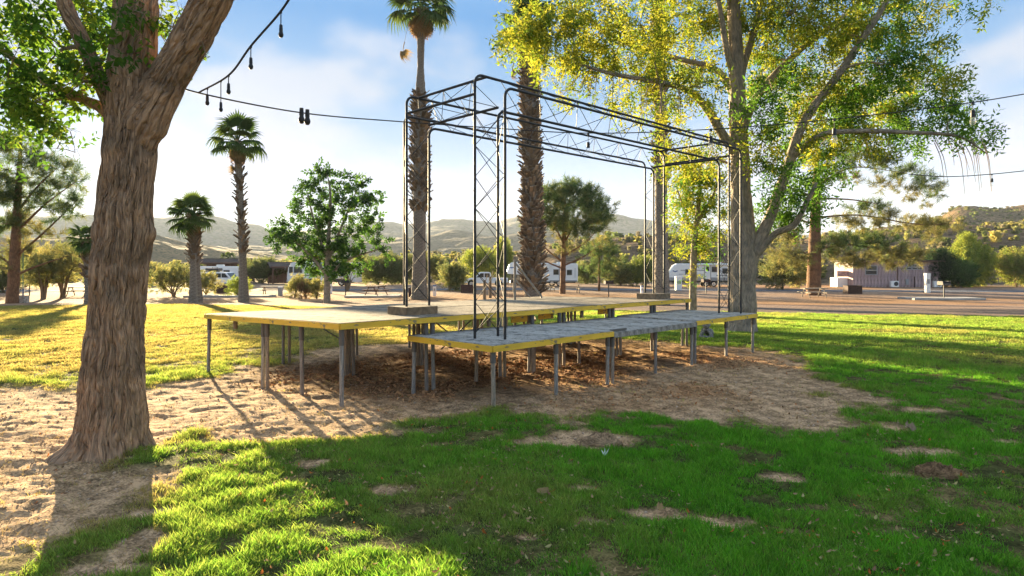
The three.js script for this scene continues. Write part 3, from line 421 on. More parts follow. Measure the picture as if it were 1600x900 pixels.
// ---- pines
function shell(cx, cy, rx, ry, n, r0, r1, R, low = -.5) { const out = []; while (out.length < n) { const a = R() * 6.283, u = R() * 2 - 1; if (u < low) continue; const w = Math.sqrt(1 - u * u), k = .72 + .28 * R(); out.push([cx + Math.cos(a) * w * rx * k, cy - u * ry * k, lerp(r0, r1, R()), 1, Math.sin(a) * w * rx * k / 22]); } return out; }
const pineGreen = [[.09, .15, .045], [.13, .18, .05], [.17, .19, .055], [.07, .12, .04]], pineOlive = [[.20, .19, .06], [.25, .22, .07], [.15, .17, .055]];
{
  const R = rng(71), pine = (name, label, d, px, base, top, r, lean, clumps, limbs, bark, dens = 16, seed = 72) => {
    const x = P(px, 0, d).x, yb = baseG(x, -d), p = (a) => a.map(([x, y, dd = 0]) => P(x, y, d + dd));
    return tree({ seed, name, label, bark, sprig: sprig.needle, leafMat: M.needle, density: dens, hang: .25, sag: -.03, drop: .2, branchR: .06, twigs: 5, twigMat: M.twig, colors: pineGreen, limbs: [{ p: [new V3(x, yb - .05, -d), P(px + lean * .3, lerp(base, top, .3), d), P(px + lean * .7, lerp(base, top, .7), d), P(px + lean, top, d)], r: [r, r * .85, r * .55, r * .15], seg: 20, rows: 60, disp: barkDisp(.03, .35), from: 5 }, ...limbs.map((l) => ({ p: p(l), r: [.09, .06, .02] }))], clumps: at(d, clumps, R, 1.6, .6).map((c) => (c[4] === 1 ? c : [c[0], c[1], c[2], c[3], Math.abs(c[4]), pineOlive])) });
  };
  pine('pine_tree', 'round crowned pine between the ribbed palm and small pine, white trailer behind', 60, 879, 452, 290, .27, 4, [...shell(890, 342, 66, 62, 84, 9, 15, R, -.45), ...shell(888, 362, 54, 46, 26, 8, 12, R, -.9).map((c) => [c[0], c[1], c[2], -.6])], [[[880, 410], [850, 385], [832, 350]], [[881, 400], [915, 378], [945, 345]], [[882, 385], [862, 340], [850, 305]], [[882, 380], [905, 335], [925, 310]], [[881, 415], [910, 402], [935, 385]], [[880, 420], [852, 408], [826, 392]]], M.barkRed, 46, 72);
  pine('pine_tree', 'small conical pine just right of the round crowned pine', 66, 936, 448, 375, .12, 1, [[940, 372, 9], [934, 385, 12], [950, 388, 11], [926, 398, 12], [942, 402, 14], [958, 402, 11], [920, 412, 10], [936, 418, 13], [954, 416, 12], [968, 410, 8], [928, 428, 8], [950, 430, 8]], [], M.barkRed, 70, 73);
  pine('pine_tree', 'large spreading pine in front of the pink building', 57, 1271, 462, 225, .62, 6, [[1280, 228, 18], [1310, 240, 20], [1346, 246, 22], [1384, 256, 22], [1420, 272, 20], [1450, 286, 18], [1466, 302, 10], [1330, 280, 14, .7], [1300, 268, 16], [1250, 250, 16], [1380, 290, 16, .7], [1412, 300, 16, .7], [1440, 312, 14, .7], [1368, 326, 18], [1340, 330, 14], [1318, 346, 14, -1], [1350, 348, 18, -1], [1390, 344, 18, -1], [1424, 350, 18, -1], [1456, 352, 18, -1], [1486, 350, 13, -1], [1460, 372, 12, -1], [1240, 350, 16, .8], [1222, 372, 18, -1], [1240, 396, 18, .9], [1214, 398, 14, .9], [1290, 384, 20], [1326, 378, 20], [1362, 376, 20], [1390, 382, 20], [1312, 402, 16, -1], [1346, 404, 16, -1], [1384, 404, 18, -1], [1416, 398, 18, -1], [1436, 404, 12, -1], [1330, 412, 12, -1], [1406, 412, 12, -1], [1260, 410, 14, -1], [1234, 418, 12, -1]], [[[1274, 340], [1340, 336], [1430, 350], [1488, 350]], [[1274, 390], [1330, 382], [1400, 398], [1440, 402]], [[1276, 290], [1330, 262], [1400, 268]], [[1274, 350], [1240, 345], [1215, 372]], [[1272, 400], [1240, 392], [1216, 400]], [[1276, 310], [1330, 312], [1380, 320]]], M.barkRed, 75, 74);
  pine('pine_tree', 'dark open pine at the far left edge of the lawn', 43, 19, 480, 215, .36, 14, [[26, 226, 22], [0, 236, 22], [52, 246, 20], [78, 254, 18], [100, 268, 18], [120, 284, 16], [128, 306, 12], [60, 276, 20], [20, 270, 24], [90, 296, 16], [112, 316, 14], [120, 332, 9], [40, 306, 22], [4, 306, 24], [70, 322, 16], [96, 338, 14], [30, 346, 22, .8], [4, 350, 20], [62, 362, 14, -.8], [90, 366, 12, -.7], [20, 384, 20, -.8], [50, 396, 14, -.7], [-30, 300, 30], [-40, 240, 24], [-40, 360, 26], [100, 396, 12, -.6], [6, 420, 14, -.7]], [[[26, 400], [70, 362], [124, 310]], [[28, 360], [70, 320], [118, 284]], [[28, 330], [60, 290], [90, 262]], [[24, 430], [60, 415], [106, 400]], [[24, 420], [0, 400], [-30, 380]]], M.barkRed, 80, 75);
}
// ---- palms: each frond a folded fan on a stalk
function fanGeometry(n, L, R, droop) {
  const pos = [], idx = []; const st = taperTube([new V3(0, 0, 0), new V3(0, L * .03, L * .32), new V3(0, 0, L * .6)], [.03, .022, .018], 5, 5);
  for (let i = 0; i < n; i++) { const a = ((i + .5) / n - .5) * 3.7, l = L * (.55 + .1 * R()) * (1 - .12 * Math.abs(a)), w = L * .055, dx = Math.sin(a), dz = Math.cos(a), b = pos.length / 3, bx = 0, bz = L * .58; const put = (t, side, y) => pos.push(bx + dx * l * t + dz * side, y, bz + dz * l * t - dx * side);
    const dd = droop * (.7 + .6 * R()); put(0, 0, 0); put(.5, -w, .03 * L); put(.5, 0, -.01 * L); put(.5, w, .03 * L); put(.8, -w * .4, -dd * L * .12); put(.8, w * .4, -dd * L * .12); put(1, 0, -dd * L * .38);
    idx.push(b, b + 2, b + 1, b, b + 3, b + 2, b + 1, b + 2, b + 4, b + 2, b + 5, b + 4, b + 2, b + 3, b + 5, b + 4, b + 5, b + 6); }
  const g0 = new THREE.BufferGeometry(); g0.setAttribute('position', new THREE.Float32BufferAttribute(pos, 3)); g0.setIndex(idx); const g = g0.toNonIndexed(); g.computeVertexNormals(); g.setAttribute('uv', new THREE.Float32BufferAttribute(new Float32Array(g.attributes.position.count * 2), 2));
  return mergeGeometries([clean(g), clean(st)]);
}
const fans = [0, 1, 2].map((k) => fanGeometry(22, 1, rng(81 + k), .5 + .3 * k)), fanGreen = [lin(.075, .13, .03), lin(.11, .16, .035), lin(.055, .10, .025)].map((c) => { const m = leafMat(.35); m.color = c; return m; }), fanDry = [lin(.34, .24, .11), lin(.28, .17, .08)].map((c) => { const m = leafMat(.3); m.color = c; return m; });
function palm(label, d, px, base, cx, cy, widths, frondL, opt = {}) {
  const t = thing('palm_tree', label, 'tree', null, 0, 'fan palms'), R = rng(opt.seed ?? px), x = P(px, 0, d).x, foot = opt.y ?? baseG(x, -d), top = P(cx, cy, d);
  const pts = [new V3(x, foot - .05, -d)], n = 6; for (let i = 1; i <= n; i++) pts.push(new V3(lerp(x, top.x, Math.pow(i / n, 1.3)), lerp(foot, top.y, i / n), -d));
  part('trunk', taperTube(pts, widths.map((w) => w * d / F / 2), 22, 150, (a, l) => .025 * Math.sin(l * 30 + Math.sin(a * 3) * .8) * .5 + (noise2(a * 3, l * 9, 7) - .5) * .04), M.barkPalm, t);
  const curve = new THREE.CatmullRomCurve3(pts, false, 'centripetal');
  if (opt.boots) { const g = new THREE.BoxGeometry(.09, .30, .03); g.translate(0, .12, 0); const it = [], q = new THREE.Quaternion(); for (const [t0, t1, dens] of opt.boots) { const nn = Math.round((t1 - t0) * curve.getLength() * dens); for (let i = 0; i < nn; i++) { const u = lerp(t0, t1, R()), p = curve.getPoint(u), f = u * (widths.length - 1), k = Math.min(widths.length - 2, Math.floor(f)), r = lerp(widths[k], widths[k + 1], f - k) * d / F / 2, a = R() * 6.283; q.setFromEuler(new THREE.Euler(.45 + R() * .65, Math.PI / 2 - a, (R() - .5) * .5, 'YXZ')); const s = (.9 + 1.0 * R()) * Math.max(1, r * 2.6), c = .09 + .26 * R() * R(); it.push([place(p.x + Math.cos(a) * r * .96, p.y, p.z + Math.sin(a) * r * .96, q, s), c * 1.15, c * .82, c * .52]); } } instanced('leaf_bases', g, std(0xffffff, .95), it, t); }
  const N = opt.n ?? 30;
  for (let i = 0; i < N; i++) { const dead = i >= N * (1 - (opt.dead ?? .2)), u = i / N, el = dead ? rad(-55 - 25 * R()) : rad(lerp(80, -38, Math.pow(u / (1 - (opt.dead ?? .2)), .8)) + (R() - .5) * 16), m = part('frond', fans[Math.floor(R() * 3)], dead ? pick(R, fanDry) : pick(R, fanGreen), t); m.position.copy(top); m.rotation.order = 'YXZ'; m.rotation.set(-el, i * 2.399 + R() * .4, 0); m.scale.setScalar(frondL * (.85 + .3 * R()) * (dead ? .8 : 1)); }
  for (const [fx, fy, sx, sy] of opt.hang ?? []) { const a = P(sx, sy, d), b = P(fx, fy, d), mm = part('frond', fans[2], fanDry[0], t); mm.position.copy(b); mm.rotation.order = 'YXZ'; mm.rotation.set(rad(80), R() * 6, 0); mm.scale.setScalar(frondL * .55); part('frond_stalk', taperTube([a, a.clone().lerp(b, .4).add(new V3(-.15, .25, 0)), b], [.02, .016, .012], 5, 8), M.twigDry, t); }
  return t;
}
palm('short fan palm with bushy crown left of the stage', 45, 306, 475, 302, 338, [22, 18, 15, 14, 12, 13, 14], 1.55, { boots: [[.45, 1, 40]], n: 30, dead: .12 });
palm('tall slim fan palm standing beside the white pickup and camper', 45, 381, 476, 371, 222, [17, 12, 11, 10, 10, 10, 13], 1.75, { boots: [[.3, .98, 22]], n: 24, dead: .2, hang: [[361, 250, 368, 228]] });
palm('small fan palm partly behind the thick trunk at left', 42, 139, 474, 136, 376, [14, 11, 11, 11, 12, 13], 1.1, { boots: [[.4, 1, 26]], n: 24, dead: .1 });
palm('very tall fan palm rising through the left stage tower, bark smooth near its top', 50, 655, 470, 658, 14, [26, 21, 19, 20, 21, 20, 22, 17, 10, 12, 17], 2.4, { boots: [[.30, .71, 55], [.92, 1, 40]], n: 34, dead: .45, hang: [[632, 66, 650, 22]] });
palm('very tall fan palm with shaggy bark behind middle of the stage', 52, 833, 463, 824, 40, [27, 25, 23, 22, 21, 20, 20], 2.3, { boots: [[.02, .99, 75]], n: 28, dead: .35, hang: [[803, 98, 816, 60]] });
palm('very tall fan palm behind right end of the stage, top lost in leaves', 38, 1034, 480, 1030, -60, [26, 20, 19, 18, 17, 17, 16], 1.9, { boots: [[.35, .99, 26]], n: 26, dead: .3 });
palm('tiny far fan palm on the hillside between the two left palms', 150, 357, 425, 357, 404, [4, 3, 3], 1.8, { n: 16, y: 0 });

// ---- low spreading trees and bushes
function bush(label, px, py, d, w, h, colors, opt = {}) {
  const R = rng(Math.round(px * 7 + py)), x = P(px, 0, d).x, y = opt.y ?? baseG(x, -d), W = w * d / F / 2, Hh = h * d / F, t = thing(opt.name ?? 'bush', label, opt.cat ?? 'bush', new V3(x, y, -d), 0, opt.group);
  const stems = [], items = [], q = new THREE.Quaternion(), bottom = opt.bottom ?? .08, n = opt.n ?? Math.round(70 + 26 * W * Hh * (opt.den ?? 1) * 1.7);
  const lobes = Array.from({ length: opt.lobes ?? 7 }, () => { const a = R() * 6.283, k = .25 + .5 * R(); return new V3(Math.cos(a) * k * W, lerp(bottom + .25, .78, R()) * Hh, Math.sin(a) * k * W * .8); });
  for (const l of lobes) stems.push(taperTube([new V3((R() - .5) * W * .12, 0, (R() - .5) * W * .12), new V3(l.x * .4, l.y * .55, l.z * .4), l], [(opt.stem ?? .035), (opt.stem ?? .035) * .7, .01], 5, 5));
  for (let i = 0; i < n; i++) { const l = pick(R, lobes), a = R() * 6.283, u = R() * 2 - 1, v = Math.sqrt(1 - u * u), s = Math.cbrt(R()) * .46, p = new V3(l.x + Math.cos(a) * v * W * s * 1.05, Math.max(bottom * Hh, l.y + u * Hh * s * .75), l.z + Math.sin(a) * v * W * s); q.setFromUnitVectors(UP, new V3(p.x - l.x + (R() - .5) * W * .4, (p.y - l.y) + Hh * .2, p.z - l.z + (R() - .5) * W * .4).normalize()); const c = pick(R, colors), m = .75 + .5 * R(); items.push([new THREE.Matrix4().compose(p, q.clone(), new V3(1, 1, 1).multiplyScalar((opt.leaf ?? 1) * (.7 + .6 * R()))), c[0] * m, c[1] * m, c[2] * m]); }
  part(opt.tree ? 'trunk' : 'stems', stems, M.twig, t); instanced(opt.tree ? 'crown' : 'foliage', opt.sprig ?? sprig.fine, M.scrub, items, t); return t;
}
const olive = [[.27, .26, .08], [.34, .30, .09], [.20, .21, .07]], dusk = [[.13, .17, .055], [.16, .19, .06], [.21, .21, .075]], lime = [[.28, .33, .05], [.34, .36, .06], [.20, .26, .05]], deep = [[.03, .06, .022], [.04, .075, .025]], greyg = [[.18, .17, .10], [.23, .20, .125]];
bush('low multi stemmed tree in shade right of the far left pine', 68, 468, 50, 66, 62, dusk.concat(olive), { name: 'spreading_tree', cat: 'tree', tree: true, bottom: .4, stem: .11, den: 2.2 });
bush('low forked tree with golden leaves beside the small left palm', 98, 468, 52, 74, 74, olive, { name: 'spreading_tree', cat: 'tree', tree: true, bottom: .42, stem: .1, den: 2.2 });
bush('small round tree with a short trunk left of the short palm', 271, 462, 55, 66, 42, dusk.concat(olive), { name: 'spreading_tree', cat: 'tree', tree: true, bottom: .22, stem: .07, den: 3 });
bush('leafy sapling between the short palm and the pickup', 322, 462, 56, 44, 32, olive, { bottom: .15, den: 2 });
bush('small bush at the foot of the tall slim palm', 372, 463, 54, 34, 24, lime, { bottom: .1, den: 2 });
bush('pale shrub in front of the motorhome nose', 461, 465, 52, 26, 28, olive, { den: 2 });
bush('reddish dry shrub between two pale shrubs by the motorhome', 478, 467, 51, 18, 24, [[.26, .16, .08], [.2, .14, .07]], { den: 2 });
bush('light green shrub just left of the pale tree trunk', 495, 466, 51, 26, 26, olive, { den: 2 });
bush('bare branched small tree at the rear of the motorhome', 543, 452, 66, 56, 46, [[.22, .19, .13], [.18, .15, .1]], { name: 'bare_tree', cat: 'tree', tree: true, bottom: .3, stem: .09, sprig: sprig.bare, n: 180 });
for (const [label, px, d, w, h, c, den] of [
  ['wide dark bush right of the bare tree behind the picnic table', 590, 88, 60, 42, dusk, 3], ['dark bush at left of the tall ribbed palm trunk', 628, 90, 60, 40, dusk, 3], ['olive bush behind the tall left palm', 668, 92, 56, 40, olive.concat(dusk), 3], ['grey green bush left of the brown fire box', 702, 66, 44, 36, dusk.concat(olive), 3], ['lime bush above the white pickup', 752, 96, 70, 50, lime, 2], ['tall lime bush left of the white trailer nose', 786, 90, 30, 62, lime, 3],
  ['dense bush left of the small conical pine', 915, 92, 34, 26, dusk, 3], ['rounded green bush right of the small conical pine', 970, 84, 56, 34, dusk.concat(olive), 3], ['taller green bush left of the travel trailer', 1008, 82, 46, 42, dusk.concat(lime), 3], ['bush close behind the left camper', 410, 94, 70, 36, dusk, 3], ['low bush behind the sapling at left', 235, 96, 60, 26, olive, 2], ['scrubby bush left of the large pine trunk', 1222, 70, 56, 50, dusk.concat(olive), 2.5], ['dry scrubby bush close by the large pine trunk', 1248, 76, 50, 44, olive.concat([[.26, .18, .07]]), 2.5],
  ['dark green juniper bush right of the pink building', 1467, 78, 44, 50, deep, 4.5], ['big yellow green bush right of the juniper', 1521, 80, 66, 78, lime, 4.5], ['green bush at the foot of the yellow green bush', 1502, 77, 46, 38, [[.06, .12, .03], [.08, .14, .035]], 4], ['olive bush at the right edge', 1588, 79, 70, 54, olive.concat(lime), 3.5], ['low bush at the left edge under the pine', 6, 62, 60, 44, dusk, 2.5], ['golden bush under the left pine', 40, 78, 70, 60, olive, 2],
]) bush(label, px, 450, d, w, h, c, { den, leaf: 1.35, lobes: 10 });
{ // scrub over the hillsides: one mass
  const R = rng(91), it = [], q = new THREE.Quaternion(), geo = sprigGeometry(34, .7, .45, .3, rng(92), 1.4), ray = new THREE.Raycaster();
  const grid = nearHill.geometry.attributes.position, cols = 421;
  for (let i = 0; i < 5200; i++) { const row = Math.floor(R() * 54), c = Math.floor(60 + R() * 300), k = row * cols + c, u = R(), v = R(), k2 = k + cols; const x = lerp(lerp(grid.getX(k), grid.getX(k + 1), u), lerp(grid.getX(k2), grid.getX(k2 + 1), u), v), y = lerp(lerp(grid.getY(k), grid.getY(k + 1), u), lerp(grid.getY(k2), grid.getY(k2 + 1), u), v), z = lerp(grid.getZ(k), grid.getZ(k2), v); if (fbm(x * .06, z * .09, 3, 180) < .40) continue; q.setFromAxisAngle(UP, R() * 6.283); const c0 = pick(R, R() < .5 ? olive : R() < .5 ? dusk : greyg), m = .7 + .6 * R(), s = (.7 + 1.5 * R() * R()) * 1.25; it.push([place(x, y - .15, z, q, s, s * (.7 + .5 * R())), c0[0] * m, c0[1] * m, c0[2] * m]); }
  const far = scene.getObjectByName('rocky_hill').geometry.attributes.position;
  for (let i = 0; i < 6000; i++) { const k = Math.floor(R() * 68) * 421 + Math.floor(220 + R() * 140), x = far.getX(k) + (R() - .5) * 5, z = far.getZ(k) + (R() - .5) * 3, y = far.getY(k); if (fbm(x * .03, z * .04, 3, 190) < .42) continue; q.setFromAxisAngle(UP, R() * 6.283); const c0 = pick(R, R() < .6 ? dusk : greyg), m = .7 + .6 * R(), s = (.7 + 1.6 * R() * R()) * 1.7; it.push([place(x, y - .5, z, q, s, s * .8), c0[0] * m, c0[1] * m, c0[2] * m]); }
  tag(instanced('hillside_scrub', geo, M.scrub, it), 'desert scrub covering the hillsides behind the camp', 'scrub');
}
// ---------------------------------------------------------------- the stage decks
const us = new V3(.70, 0, -.714), vs = new V3(-.714, 0, -.70);
const deckPoint = (O, u, v, y) => new V3(O.x + us.x * u + vs.x * v, y, O.z + us.z * u + vs.z * v);
/** a straight block between deck coordinates, its top following top(u, v) */
function slab(O, u0, u1, v0, v1, top, y1, y0) {
  const c = [[u0, v0], [u1, v0], [u1, v1], [u0, v1]].map(([u, v]) => [deckPoint(O, u, v, top(u, v) + y1), deckPoint(O, u, v, top(u, v) + y0), u, v]), pos = [], uv = [];
  const quad = (a, b, c, d, ua, ub, uc, ud) => { for (const [p, q] of [[a, ua], [b, ub], [c, uc], [a, ua], [c, uc], [d, ud]]) { pos.push(p.x, p.y, p.z); uv.push(q[0], q[1]); } };
  quad(c[0][0], c[1][0], c[2][0], c[3][0], ...c.map((k) => [k[2], k[3]])); quad(c[3][1], c[2][1], c[1][1], c[0][1], ...[3, 2, 1, 0].map((k) => [c[k][2], c[k][3]]));
  for (let i = 0; i < 4; i++) { const j = (i + 1) % 4, L = Math.hypot(c[i][2] - c[j][2], c[i][3] - c[j][3]), o = c[i][2] + c[i][3]; quad(c[i][1], c[j][1], c[j][0], c[i][0], [o, y0], [o + L, y0], [o + L, y1], [o, y1]); }
  const g = new THREE.BufferGeometry(); g.setAttribute('position', new THREE.Float32BufferAttribute(pos, 3)); g.setAttribute('uv', new THREE.Float32BufferAttribute(uv, 2)); g.computeVertexNormals(); return g;
}
const U0 = new V3(-1.85, 0, -6.97), L0 = new V3(-.2, 0, -6.75), upTop = (u, v) => .88 - .024 * v, loTop = () => .667;
const legSteel = [M.steel, std(lin(.33, .30, .27), .6, { metalness: .3, map: repeat(grain, 3, 1) }), std(lin(.42, .35, .27), .7, { metalness: .15, map: repeat(grain, 3, 1) })];
function leg(parent, O, u, v, top, R, r = .024, sleeve = true) {
  const p = deckPoint(O, u, v, top(u, v) - .05), foot = deckPoint(O, u + (R() - .5) * .03, v + (R() - .5) * .03, 0); foot.y = ground(foot.x, foot.z) - .03;
  const m = part('leg', rod(foot, p, r, 12), pick(R, legSteel), parent); if (sleeve) { const a = p.clone().lerp(foot, .22); part('sleeve', rod(a, p, r * 1.28, 12), M.steelDark, m); }
}
function deckModule(parent, O, u0, u1, v0, v1, top, mat, R, opt = {}) {
  const e = .004, drop = opt.drop ?? 0, tp = (u, v) => top(u, v) - drop;
  part('deck_panel', slab(O, u0 + e, u1 - e, v0 + e, v1 - e, tp, 0, -.022), mat, parent);
  const fr = .03; for (const g of [[u0 + .012, u1 - .012, v0 + .012, v0 + .012 + fr], [u0 + .012, u1 - .012, v1 - .012 - fr, v1 - .012], [u0 + .012, u0 + .012 + fr, v0 + .045, v1 - .045], [u1 - .012 - fr, u1 - .012, v0 + .045, v1 - .045], [(u0 + u1) / 2 - .02, (u0 + u1) / 2 + .02, v0 + .045, v1 - .045]]) part('frame_rail', slab(O, ...g, tp, -.0225, -.075), M.steelDark, parent);
  const t = opt.trim ?? {}; const th = .014, a = -.006, b = -.07;
  if (t.front) part('edge_trim', slab(O, u0 + .002, u1 - .002, v0 - th, v0 + .001, tp, a, b), t.front, parent); if (t.back) part('edge_trim', slab(O, u0 + .002, u1 - .002, v1 - .001, v1 + th, tp, a, b), t.back, parent);
  if (t.left) part('edge_trim', slab(O, u0 - th, u0 + .001, v0 + .002, v1 - .002, tp, a, b), t.left, parent); if (t.right) part('edge_trim', slab(O, u1 - .001, u1 + th, v0 + .002, v1 - .002, tp, a, b), t.right, parent);
  for (const [u, v] of opt.legs ?? [[u0 + .06, v0 + .06], [u1 - .06, v0 + .06], [u0 + .06, v1 - .06], [u1 - .06, v1 - .06]]) leg(parent, O, u, v, tp, R);
}
{
  const R = rng(5), up = thing('upper_stage', 'higher stage deck of tan boards with yellow edging on steel legs', 'stage', null), nu = 6, nv = 2, du = 1.25, dv = 1.9, y = M.yellow;
  const boards = [0, 1, 2].map((k) => { const m = M.board.clone(); m.map = boardMap.clone(); m.map.offset.set(k * .37, k * .21); m.map.needsUpdate = true; m.color = lin(.48 - .02 * k, .44 - .02 * k, .38 - .015 * k); return m; });
  for (let i = 0; i < nu; i++) for (let j = 0; j < nv; j++) {
    const u0 = i * du, v0 = j * dv, legs = [[u0 + .05, v0 + .05], [u0 + du - .05, v0 + .05], [u0 + .05, v0 + dv - .05], [u0 + du - .05, v0 + dv - .05]]; if (i === 0 && j === 0) legs.push([.05, .95]); if (i === 2 && j === 0) legs.push([u0 + .6, .05]);
    deckModule(up, U0, u0, u0 + du, v0, v0 + dv, upTop, boards[(i * 2 + j * 5) % 3], R, { legs, drop: [0, .002, .004][(i + j) % 3], trim: { front: j === 0 && y, back: j === nv - 1 && y, left: i === 0 && y, right: i === nu - 1 && y } });
  }
  for (const [u, v] of [[0.06, 2.85], [2.3, .1], [3.1, .1], [4.3, .1]]) { const p = deckPoint(U0, u, v, upTop(u, v) - .05), q = p.clone(); q.y -= .14; part('folded_leg_stub', rod(q, p, .03, 10), M.wood, up); }
  for (const [u, v] of [[3.0, .35], [3.75, .5], [5.2, .45]]) part('plywood_gusset', slab(U0, u, u + .34, v, v + .02, upTop, -.076, -.20), M.yellow, up);
  for (const [u, v, w] of [[2.6, 1.9, .9], [3.9, 1.95, -.9], [5.1, 3.6, .9], [1.4, 3.6, .9]]) part('brace', rod(deckPoint(U0, u, v, upTop(u, v) - .08), deckPoint(U0, u + w, v, .15), .012, 6), M.steel, up);
  const lo = thing('lower_stage', 'lower stage deck of grey boards in front of the higher deck', 'stage', null), lu = 6.4 / 3, lv = 1.46, gb = [0, 1, 2].map((k) => { const m = M.boardGrey.clone(); m.map = repeat(boardMap, 1.3); m.map.offset.set(k * .41, k * .13); m.color = lin(.74 + .02 * k, .74, .73 - .02 * k); return m; });
  for (let i = 0; i < 3; i++) { const u0 = i * lu, mid = i === 1; deckModule(lo, L0, u0, u0 + lu, 0, lv, loTop, gb[i], R, { drop: mid ? .018 : 0, legs: [[u0 + .05, .05], [u0 + lu - .05, .05], [u0 + .05, lv - .05], [u0 + lu - .05, lv - .05], [u0 + lu / 2, .05], [u0 + lu / 2, lv - .05]], trim: { front: mid ? M.steel : y, left: i === 0 && y, right: i === 2 && y } }); }
  tag(part('steel_strip', slab(L0, lu + .02, lu + .34, .03, .07, loTop, .012, -.012), M.steelDark, scene), 'short dark metal strip lying on lower deck joint', 'metal strip'); scene.children.at(-1).name = numbered('metal_strip');
}
// ---------------------------------------------------------------- the tubular truss frame
{
  const ut = new V3(.717, 0, -.698), vt = new V3(-.698, 0, -.717), A = new V3(-.424, 0, -7.4), L = 6.0, Wd = 1.34, TOP = 3.69, r = .0165, rl = .0042;
  const t = thing('truss_frame', 'black tubular truss arches standing on the stage decks', 'truss', null), at3 = (u, v, y) => new V3(A.x + ut.x * u + vt.x * v, y, A.z + ut.z * u + vt.z * v);
  const rel = (p, O) => { const x = p.x - O.x, z = p.z - O.z; return x * vs.x + z * vs.z; };
  const arch = (v0, side, foot) => {
    const tubes = [[0, 0], [.36, 0], [.18, .31 * side]], bend = .11;
    tubes.forEach(([o, s], k) => {
      const h = TOP - o, c = new THREE.CurvePath(), pt = (u, y) => at3(u, v0 + s, y), f = foot(o, v0 + s);
      const path = [pt(o, f), pt(o, h - bend)]; for (let i = 1; i <= 5; i++) { const a = i / 5 * Math.PI / 2; path.push(pt(o + bend * (1 - Math.cos(a)), h - bend + bend * Math.sin(a))); }
      path.push(pt(L - o - bend, h)); for (let i = 1; i <= 5; i++) { const a = i / 5 * Math.PI / 2; path.push(pt(L - o - bend + bend * Math.sin(a), h - bend + bend * Math.cos(a))); } path.push(pt(L - o, f));
      const segs = []; for (let i = 1; i < path.length; i++) segs.push(rod(path[i - 1], path[i], r, 10)); for (let i = 1; i < path.length - 1; i++) { const g = new THREE.SphereGeometry(r, 10, 6); g.translate(path[i].x, path[i].y, path[i].z); segs.push(g); }
      part('tube', segs, M.black, t);
    });
    const lace = (a0, a1, b0, b1, step) => { const n = Math.max(2, Math.round(a0.distanceTo(a1) / step)), g = []; for (let i = 0; i < n; i++) { const p = a0.clone().lerp(a1, i / n), q = b0.clone().lerp(b1, (i + 1) / n), p2 = a0.clone().lerp(a1, (i + 1) / n), q0 = b0.clone().lerp(b1, i / n); g.push(rod(i % 2 ? q0 : p, i % 2 ? p2 : q, rl, 4)); } return g; };
    for (const [i, j] of [[0, 1], [0, 2], [1, 2]]) { const [o, s] = tubes[i], [q, w] = tubes[j], f = Math.max(foot(o, v0), foot(q, v0)) + .06; const h = TOP - .36 - .1;
      for (const side2 of [0, 1]) { const m = (u) => (side2 ? L - u : u); const a0 = at3(m(o), v0 + s, f), a1 = at3(m(o), v0 + s, h), b0 = at3(m(q), v0 + w, f), b1 = at3(m(q), v0 + w, h); part('lacing', [...lace(a0, a1, b0, b1, .34), ...(i === 0 && j === 1 ? lace(b0, b1, a0, a1, .34) : [])], M.black, t); }
      part('lacing', lace(at3(.4, v0 + s, TOP - o), at3(L - .4, v0 + s, TOP - o), at3(.4, v0 + w, TOP - q), at3(L - .4, v0 + w, TOP - q), .34), M.black, t); }
  };
  const blk = .105; arch(0, -1, () => loTop() + .002); arch(Wd, 1, () => upTop(0, .6) + blk);
  for (const m of [(u) => u, (u) => L - u]) {
    const ch = [[.18, TOP], [0, 3.46], [.36, 3.365]]; for (const [u, y] of ch) part('cross_tube', rod(at3(m(u), 0, y), at3(m(u), Wd, y), r, 10), M.black, t);
    for (const [i, j] of [[0, 1], [0, 2], [1, 2]]) { const g = []; for (let k = 0; k < 5; k++) { const a = k % 2 ? i : j, b = k % 2 ? j : i; g.push(rod(at3(m(ch[a][0]), Wd * k / 5, ch[a][1]), at3(m(ch[b][0]), Wd * (k + 1) / 5, ch[b][1]), rl, 4)); } part('lacing', g, M.black, t); }
  }
  // the blocks that pack up the rear towers
  for (const [u, label] of [[.18, 'weathered timber block under left rear truss tower on upper deck'], [L - .18, 'weathered timber block under far right rear truss tower']]) { const c = at3(u, Wd + .12, 0), y = upTop(0, .6); const g = box(.50, blk, .44, 0, blk / 2, 0, .008); const m = part('timber_block', g, M.wood, scene); m.name = numbered('timber_block'); m.position.set(c.x, y - .005, c.z); m.rotation.y = Math.atan2(.698, .717); tag(m, label, 'block', 'blocks under the truss towers'); }
}
// ---- hand rail and steps at the rear of the stage
{
  const t = thing('rear_steps', 'metal steps with pipe handrails at rear edge of higher deck', 'steps', null), p = (px, py, d) => P(px, py, d), d = 13.2, gy = baseG(0, -d) - .02;
  for (const k of [0, .75]) { const a = p(803, 408, d + k), b = p(846, 463, d + k + .7); part('handrail', rod(a, b, .02, 8), M.steel, t); const a2 = p(805, 437, d + k), b2 = p(828, 464, d + k + .4); part('handrail', rod(a2, b2, .016, 8), M.steel, t); part('rail_post', rod(new V3(a.x + .02, gy, a.z), new V3(a.x + .02, a.y + .03, a.z), .024, 8), M.plankGrey, t); part('rail_post', rod(new V3(b.x, gy, b.z), b, .02, 8), M.steel, t); }
  for (let i = 0; i < 3; i++) part('step', box(.30, .04, .8, lerp(p(812, 0, d).x, p(846, 0, d).x, (i + .3) / 3) , gy + .62 - i * .2, -d - .55), M.plankGrey, t);
}
